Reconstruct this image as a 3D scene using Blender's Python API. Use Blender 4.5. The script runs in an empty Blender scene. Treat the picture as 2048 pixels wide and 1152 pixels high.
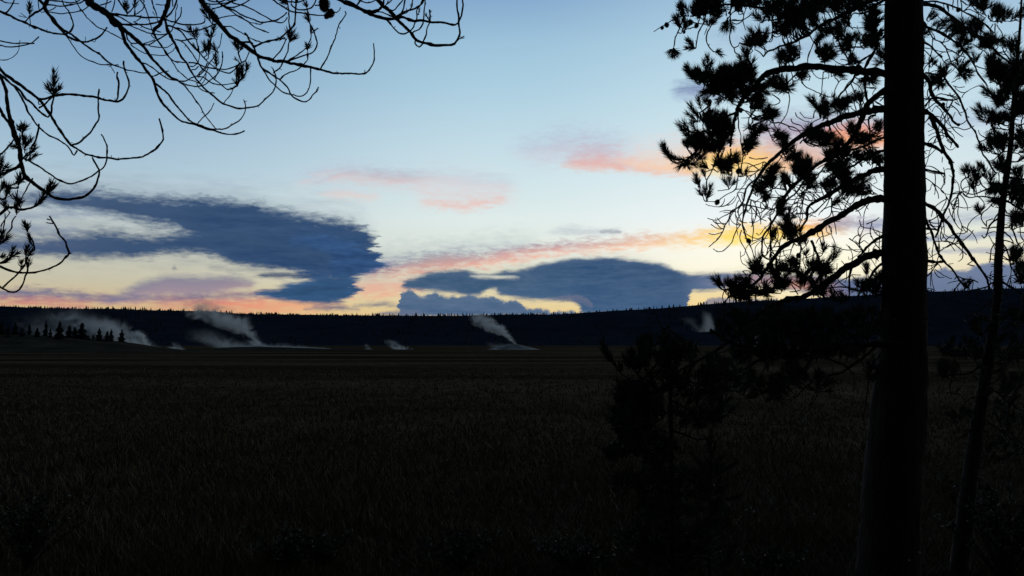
import bpy, math, random, itertools
import numpy as np
from mathutils import Vector
SKY_TOP = 0.09
SKY_BACK = 0.08
# ---- traced outlines of the limbs: pixel of the photograph -> point at a real distance
FR = dict(P=(0,0,1),A=(0,0,7.2),B=(200,0,7.2),C=(400,0,7.2),D=(620,0,6.4),E=(0,120,7.2),F=(230,120,7.2),G=(430,120,7.2),
 H=(0,240,6.0625),I=(0,410,6.0625),
 R1=(1300,0,7.2),R2=(1530,0,7.2),R3=(1310,140,7.2),R4=(1530,140,7.2),R5=(1310,290,7.2),R6=(1530,290,7.2),R7=(1400,440,6.4),R8=(1580,440,6.4),
 Q1=(1840,0,7.678),Q2=(1840,140,7.678),Q3=(1840,280,7.678),Q4=(1840,420,6.4),L1=(1190,600,5.761),L2=(1480,580,5.761))
# lines: "b w0 w1 frame x,y ..." limb curve ; "n frame x,y x,y len" needle shoot ; "m frame cx,cy rx,ry n" foliage mass ; "c frame x,y r" cone
OVER = dict(
a=(4.2,(-40,12),"""
b 4.6 2 A -60,150 0,170 60,195 150,235 240,275 350,320 450,365 550,400 650,440 760,480 850,488 930,490 1000,465 1045,420 1060,370 1040,300 990,200 930,90 900,30 870,-60
b 2.5 2 A 60,190 110,170 150,120 190,50 225,-30
b 1.8 1.4 A -60,-30 40,20 120,45 270,60
b 2.2 2 A 360,315 410,260 430,225
n A 430,235 430,70 13
b 2 2 A 440,355 430,300 425,240
b 1.3 1 A 290,190 370,240
b 1.3 1 A 270,225 400,265
b 2.3 2 A -60,585 100,605 250,630 400,630 500,625
b 2.2 2 A -60,640 120,675 270,678 360,655 460,620 555,540
b 1.8 1.4 A -60,855 60,862 170,825 240,765 270,700 275,640 290,580
"""),
b=(4.4,(60,-60),"""
b 5.5 2.6 A 500,-120 570,-10 640,110 700,210 790,340 880,440 960,505 1060,570 1150,598 1220,602 1300,588 1390,553 1470,495 1510,455 1550,400
b 7 5 A 700,-60 670,20 650,90 690,190
b 4.6 1.8 A 690,190 760,270 860,370 960,455 1060,530 1160,595 1300,700 1450,800 1590,915 1728,968 1830,1010 2000,1040 2120,1055
b 2 1.8 A 930,490 1000,590 1080,700 1170,800 1290,880 1400,915 1500,935 1600,942 1700,935
b 1.6 1.2 A 1590,920 1600,970 1645,1035
b 3.4 3 A 640,95 560,160 500,190 430,240
b 1.8 1.5 A 550,-40 560,150 600,180 700,150 760,130 805,95
b 2.2 2 A 690,0 800,10 900,30 1000,45 1070,40 1140,5 1200,-50
b 2.5 2 A 680,65 780,75 870,85 980,80 1100,50 1180,25 1240,-30
b 1.8 1.6 A 700,175 860,197 1000,187 1120,172 1190,155 1275,90
b 2.2 1.8 A 1060,-60 1110,60 1180,165 1260,260 1350,340 1430,400 1520,445 1620,490 1728,550 1765,568
b 1.3 1 A 1228,590 1225,535
b 1.5 1 A 1320,588 1360,600 1380,565
n A 60,-30 60,-60 10
"""),
c=(4.6,(160,-30),"""
b 12 9.5 B -260,-80 -180,0 -80,90 30,150 130,225 220,310 290,375
b 5 4 B -20,120 100,210 160,330 210,370 270,380
b 6.5 4.6 B 270,360 310,460 360,600 420,680 500,790 590,900 670,1020 760,1150 @F 575,370
b 4.4 2.2 F 575,370 600,450 650,550 720,660 800,760 890,830 980,880 1100,915 1200,950 1330,1000 1430,1020 1540,1060 1640,1070 1728,1062 1790,1045 1870,1020
b 3.6 1.8 F 560,325 680,420 770,500 850,610 950,730 1030,830 1090,880 1180,930 1300,970 1420,1000 1500,995 1570,985 1740,910 1820,850 1870,770 1880,690 1855,565
b 2 1.5 F 1185,920 1300,800 1390,700 1425,610
b 2.3 1.8 F 375,35 430,40 500,80 640,190 720,250 840,285 940,300 1020,295 1100,265 1180,235 1230,180 1300,100 1320,30
b 1.8 1.5 F 530,230 600,215 700,175 780,145
b 6.5 4 B 290,375 400,460 500,550 600,650 660,710 710,790 800,890 880,990 960,1060 1050,1130 1120,1160
b 2.8 1.8 F 904,296 980,350 1070,460 1150,560 1220,670 1300,800 1380,910 1440,970 1500,995
b 2.2 1.8 F 904,296 1000,330 1110,365 1200,368 1300,345 1370,300 1450,230 1500,150 1530,60 1550,-60
b 2.6 2 B 310,390 380,480 400,570 450,620 560,640 700,640 800,590 900,530 990,490 1040,440 1050,380
b 2.2 1.8 B 440,640 520,700 600,750 700,790 850,800 950,795 1040,740 1080,690 1075,640
b 3.2 2.5 B 300,355 420,355 560,350 700,345 820,325 900,270
b 3.2 2.5 B 60,150 200,200 330,220 450,235 600,248 750,252 880,255
b 2 1.8 B 440,370 550,410 640,450 740,480 850,500 930,490 990,480
b 2 1.8 B 500,320 600,370 700,410 800,440 880,465
b 2.8 2 B 150,200 300,260 400,320 470,350
b 2.2 1.8 B 740,-60 770,120 810,230 840,320
b 2.3 1.8 B 540,-60 640,100 700,260 740,420 800,540 880,650 960,770 1040,890 1100,990 1160,1050 1290,1140 1460,1210
b 3 2.6 B 220,-60 330,100 400,180
b 2 1.8 B 0,75 80,45 160,20
b 2.2 2 B 120,-60 80,110
b 2.2 2 B 210,-30 205,90 175,170
b 2.2 1.8 B 650,60 600,140 540,190 470,230
b 2 1.6 B 590,215 580,270 530,310 480,330
n B 390,210 380,60 12
n B 380,190 350,80 11
n B 500,150 510,10 12
n B 640,20 600,-30 11
b 2.2 2 B 500,240 505,150
b 1.6 1.4 B 800,60 870,70 940,65
b 1.5 1.2 B 755,165 800,230
b 1.8 1.6 B 700,655 800,680 900,692 980,675 1050,630
b 2 1.6 B 600,640 700,600 790,570
b 2.5 2 B 510,20 470,120 400,200
"""),
d=(4.8,(300,-60),"""
b 9 5 B 1010,-60 965,90 930,210 880,290 850,370 790,430 770,470
b 2.8 2 B 770,470 830,570 900,680 960,780 1050,860 1150,905 1220,905
b 5 3.2 B 930,260 950,360 1000,480 1050,590 1100,700 1170,810 1240,910 1300,1000 1380,1120 @F 1180,290
b 3.2 2 F 1180,290 1240,360 1340,460 1450,560 1560,625 1640,655 1728,685 1810,697 1880,697 1960,690 2060,645 2160,570 2240,500 2290,440 2315,370 2320,280 2300,190 2275,115
b 2.6 2.2 B 930,270 1000,300 1080,320 1150,345 1250,355 1400,355 1490,330 1500,260
b 3.2 2 B 960,370 1060,385 1150,430 1240,540 1320,650 1420,760 1500,840 1600,930 1700,1010
b 2.6 2 B 1100,400 1200,440 1300,455 1400,440 1500,400 1620,360 1700,340
b 2 2 B 1080,565 1160,580 1250,570 1310,555 1380,560
b 2.3 2 B 1110,570 1200,620 1300,730 1380,850 1450,950 1540,1040 1640,1140 @F 1520,360 1620,420 1680,410 1760,360
b 2.3 2 B 1270,900 1350,910 1430,930 1510,960 1600,980 1730,1000 1840,1000 1940,965 2000,920
b 2 2 C 260,1015 350,1040 430,1050 500,1010 540,960
b 2 1.8 B 1300,955 1340,970 1400,920 1420,850 1430,760 1420,660
b 2 1.8 B 1320,1005 1370,1000 1410,950
b 3 2.6 B 950,250 1020,180 1070,100 1100,30 1115,-50
b 2.2 2 B 1035,-50 1050,90
b 1.8 1.6 B 1080,330 1080,250 1100,150 1115,50
b 2.2 1.8 B 1050,380 1100,310 1150,240 1170,180 1170,110
b 2 1.8 B 1410,1120 1500,1000 1600,880 1640,800 1670,740
b 1.8 1.6 B 1440,1170 1520,1050 1570,960
b 2 1.6 F 1175,330 1190,390 1240,430 1330,455 1440,480
b 1.6 1.2 F 1250,340 1290,280 1305,190
b 2 1.8 F 1180,240 1260,245 1340,290 1420,330 1500,345 1600,352 1728,335
b 1.8 1.6 F 1570,620 1650,520 1700,430 1740,370
b 2 1.8 B 1420,720 1390,570
b 2 1.8 B 1580,700 1590,580
n B 1600,330 1480,150 13
n B 1590,310 1560,120 13
n B 1620,330 1620,200 12
n B 1390,580 1300,420 13
n B 1400,570 1390,450 12
n B 1600,580 1640,400 12
n B 1600,580 1530,440 12
n B 1430,740 1340,650 9
n B 1560,840 1570,620 13
n B 1540,800 1500,640 11
n B 1700,770 1640,680 12
n B 1680,1000 1660,830 13
n B 1480,760 1560,660 11
b 1.8 1.6 B 1680,1000 1690,1060 1640,1150
b 2 1.8 B 1420,760 1560,700 1700,750
b 2 1.6 B 780,430 740,500 790,550 830,540
"""),
e=(4.5,(350,-60),"""
b 9 3.4 C -50,-100 10,-20 80,100 180,210 250,310 330,430 440,520 570,600 700,700 830,780 950,840 1100,880 1260,905 1450,935 1600,965 1728,1005 @D 220,920 370,935
b 3 2 D 370,935 520,940 620,950 700,940 760,890 810,800 825,720 820,640 805,555
b 2.4 1.9 D 130,890 190,780 240,680 270,590 320,480 360,350 420,250 460,180 455,145
b 1.5 1 D 700,940 697,900
b 3.4 2 C 820,790 840,880 900,980 1000,1050 1100,1110 1156,1148 @G 1040,390 1110,500 1180,570 1270,605 1340,580 1400,520 1470,460 1485,390
b 2.5 1.8 C 830,840 @G 650,70 720,180 790,290 870,375 950,440 1030,490 1120,510 1220,528 1300,495 1350,430 1375,330 1385,200 1380,95
b 2.3 2 G 940,280 1000,220 1080,180 1180,140 1250,85 1320,10 @C 1550,850 1550,700
n C 1545,720 1540,650 10
n C 1540,720 1590,660 9
n C 1550,860 1550,800 7
b 2.5 2.2 G 840,190 920,110 970,40 @C 1240,800 1275,700 1285,620
n C 1280,620 1320,480 14
n C 1290,600 1280,470 14
n C 1290,610 1370,540 12
n C 1250,560 1150,560 9
b 3.2 2.5 C 780,670 900,620 1020,580 1140,555 1260,460 1350,380 1380,310 1380,150 1375,-50
b 2.6 2.2 C 1300,430 1280,300 1275,150 1250,-40
n C 1240,60 1220,10 11
n C 1250,50 1190,30 10
n C 1380,70 1390,-20 10
b 2 1.8 C 340,375 450,390 550,440 650,500 730,560 800,590 920,615
b 3 3 C 640,470 720,590 800,730 830,800
b 3.5 3 C 570,600 700,600 760,640
b 2.2 2 C 1050,850 1150,740 1200,660 1240,590
b 2.2 2 C 1260,880 1400,790 1490,720 1540,680
b 2.6 2.2 C 1270,885 1400,840 1500,800 1600,770 1670,710 1700,630 1680,560 1640,450 1590,370 1580,300 1540,130
n C 1585,340 1550,230 11
n C 1585,340 1520,260 9
n C 1545,130 1520,60 11
b 2 2 C 1545,700 1590,580 1600,450 1580,340
n C 1600,480 1610,400 7
n C 1610,480 1680,420 6
b 2 1.8 C 260,275 350,240 450,232 540,235 650,290 750,330 860,345 920,320
b 2.8 2.2 C 220,-30 340,80 460,130 580,190 700,250 820,305 930,320 1080,300 1160,260 1250,180
b 2.2 2 C 300,60 420,140 540,230 660,300 760,370 880,420 995,465
b 2.2 2 C 300,-40 500,45 640,85 760,140 880,210 980,260 1060,300 1140,325 1210,310 1260,250
b 2.2 2 C 90,45 230,65 320,45 400,30 530,-20
b 2.2 2 C 300,80 420,100 500,105 590,70 760,-40
b 2 2 C 180,130 320,90 450,30 520,0 580,-40
b 2.2 2 C 60,-30 200,30 330,10 420,-40
b 2 1.6 C 660,860 720,730
b 2.6 2.4 C 560,740 570,850 600,900
b 2 2 C 600,900 650,880 660,960 655,1050 600,1150
b 2.2 2 C 590,910 540,960 520,1050 530,1150 @G 330,370
n C 560,760 540,640 13
n C 560,740 500,640 12
n C 565,750 610,670 11
n C 570,900 510,850 8
n C 530,1140 540,1000 11
n C 600,1130 600,960 13
n C 660,1050 690,950 11
n G 330,370 350,170 13
n G 320,370 400,230 11
n G 320,380 270,300 8
n G 320,380 190,420 5
b 1.8 1.6 C 320,480 290,620 270,700
b 2 1.8 C 320,740 325,850 300,980 250,1060 200,1150
b 2.6 2 C 1000,-40 1130,60 1220,110 1320,145 1420,180 1530,200 1650,215 @D 100,195 200,183
b 2.6 2.2 C 1000,-30 1200,10 1320,25 1430,20 1540,-30
b 2.6 2.2 C 1310,60 1380,120 1460,145 1560,125 1640,70 1670,-30
b 2 1.8 C 1310,60 1300,-30
b 2 1.6 D 310,155 350,155 380,130 400,95
b 2.5 2 D 60,70 120,65 180,0 200,-60
c D 185,50 12
c D 180,95 9
c D 262,170 8.5
c D 215,205 6
"""),
f=(5.0,(560,-60),"""
b 6.5 2.8 D 250,-60 390,0 480,50 600,100 740,165 850,215 960,240 1090,235 1200,225 1300,260 1440,270 1600,285 1740,295 1860,315 1905,285
b 4.2 3 D 440,10 560,50 680,120 800,140 880,120 930,80
b 3.5 3 D 700,140 800,170 880,140 940,70 950,-40
b 6.5 2.8 D 800,-110 870,-10 940,80 1020,140 1090,220 1160,290 1260,390 1350,490 1450,545 1580,585 1700,585 1810,572 1880,530 1920,460 1910,360 1905,290 1890,130 1870,-60
b 2.8 2.4 D 1905,280 1940,200 1950,100 1955,-60
b 2.5 2 D 975,250 1020,300 1070,370 1130,410 1210,432 1280,390 1330,350 1360,250 1370,150 1400,90 1450,-20
b 2.5 2 D 1300,430 1340,405 1400,380 1440,300 1460,180 1475,80 1470,-60
b 2.4 2 D 1350,500 1345,550 1395,600 1440,560 1490,440 1500,350 1520,280 1525,130
n D 1525,270 1540,160 7
n D 1525,260 1480,190 6
b 3 2.4 D 1100,210 1180,160 1280,130 1380,95 1440,40 1470,-60
n D 1390,190 1400,120 6
n D 1910,500 1960,480 6
b 2.8 2.4 D 1150,220 1190,100 1225,-60
b 2.4 2 D 1130,210 1230,160 1300,90 1325,-60
b 2.4 2 D 950,100 1050,135 1120,90 1180,20 1210,-60
b 2 1.8 D 960,80 1020,40 1070,-40
b 2.2 2 D 860,-60 920,90 980,125
b 2.2 2 D 560,-30 700,30 800,20 900,-50
b 2.2 2 D 600,70 700,-30
b 2 2 D 850,150 960,180 1070,215
n D 980,50 1000,20 5
"""),
g=(4.0,(-60,90),"""
b 5.6 4 E -60,75 60,190 180,270 300,370 420,460 530,540 600,620 700,740 760,840 830,970 @H 800,235 860,305
b 3.4 2.4 H 860,305 950,365 1040,410 1160,440 1290,458 1455,470 @P 250,318 285,313 310,300 324,284 326,270 318,237
b 4.2 2.8 E 560,565 650,560 750,525 860,500 950,488 1090,510 1250,525 1400,545 1550,580 1660,598 @P 240,201 250,193 257,180 257,165 250,140 247,121
b 3 2.8 E 1660,590 1700,530 1710,350 1690,230 1700,180
b 4.6 3 E -60,160 100,290 200,370 280,430 350,540 450,620 540,700 620,780 690,825 730,780 745,650 770,530
n E 765,560 775,330 18
n E 770,420 785,180 15
n E 770,520 850,400 14
n E 765,520 690,400 14
b 3 2.8 E 560,690 640,650 720,560 760,520
b 2 1.5 E 560,570 545,600 560,640 620,640
b 3.2 2.4 E 200,370 270,470 330,590 400,750 460,850 550,960 680,1060 @H 699,232 770,285 840,345 900,430 940,370
b 3 2.6 H 860,305 960,270 1040,210 1110,130 1180,20 @E 1425,800 1420,600 1425,420
b 4 3.5 E -40,20 10,140 60,200
b 1.4 1 H 1340,460 1355,430
"""),
h=(3.8,(-60,200),"""
b 4 7 E -60,120 0,235 70,370 95,500 110,650 140,800 180,930 @H 180,180
b 4 5 E -60,640 60,800 140,930 @H 150,130 190,220
b 7.5 2.6 H 160,130 180,180 230,330 250,500 290,630 330,700 450,800 560,880 640,930 740,960 880,965 960,945 1060,900 1150,800 1195,680 1190,600 1160,530 1115,455
b 3.2 2.2 H 300,470 450,550 570,640 700,720 800,768 880,770 980,740 1080,690 1190,625 1270,550 1300,460 1300,340 1270,240 1225,175
b 5 5 H 250,530 180,590 90,630 -60,680
b 3 3 H 170,230 110,320 0,420 -60,470
b 3.4 3 H 380,360 440,220 470,110 470,45
b 2.6 2 H 395,710 340,790 300,880 250,990
b 2 2 H 220,850 215,1000
b 3 3 H 280,300 270,160
b 3 2.5 H 250,500 300,440 380,380
n H 270,160 275,60 12
n H 270,160 230,90 11
n H 275,160 320,80 11
n H 230,400 230,220 13
n H 300,400 300,230 14
n H 300,480 420,340 14
n H 310,500 430,430 12
n H 230,350 150,320 11
n H 300,350 370,240 12
n H 220,820 230,680 14
n H 120,800 280,720 12
n H 470,1020 600,790 14
n H 540,960 650,810 14
n H 560,940 620,760 13
n H 400,1060 500,980 12
n H -20,760 20,480 16
n H -20,650 70,580 15
n H 60,960 100,820 15
n H 150,950 60,800 15
n H -10,900 40,780 14
n H 100,1100 40,1000 14
n H 260,1080 200,950 14
n H 130,1080 240,1000 14
b 4.4 3 H -60,1150 0,1130 120,1060 260,1080 380,1070 440,1030 560,930
b 3 3 H -40,950 60,960 120,830 220,820
n I 0,480 20,340 16
n I -10,470 90,400 14
n I 200,120 200,30 12
n I 110,640 160,540 13
n I 0,700 100,650 14
n I 110,650 210,590 12
n I 330,330 300,230 12
n I 335,330 340,250 10
n I 390,500 350,380 11
n I 310,640 330,530 15
n I 330,640 380,560 12
n I 250,780 260,700 12
n I 340,790 350,680 13
n I -20,640 40,620 12
b 2.4 2 I 40,340 45,200 60,100
b 2.4 2 I 10,260 80,150 120,90
b 2.8 2 I 80,355 130,290 150,200 200,130
b 4 2.5 I -60,715 80,780 200,815 350,820 500,800 640,750 750,690 820,610 830,540 800,460 740,390 690,310 650,230 595,130
n I 640,225 560,215 3
n I 610,180 570,175 3
n I 830,590 865,590 4
b 3.2 2.6 I 390,560 420,540 390,450 340,340
b 3.2 2.6 I -60,960 40,1020 100,1045 160,1050 230,1020 280,950 310,860 330,790 320,640
b 3 2.6 I 30,1005 120,920 230,820 300,700 310,640
b 4 4 I -60,715 60,690 130,640
"""))
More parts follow.
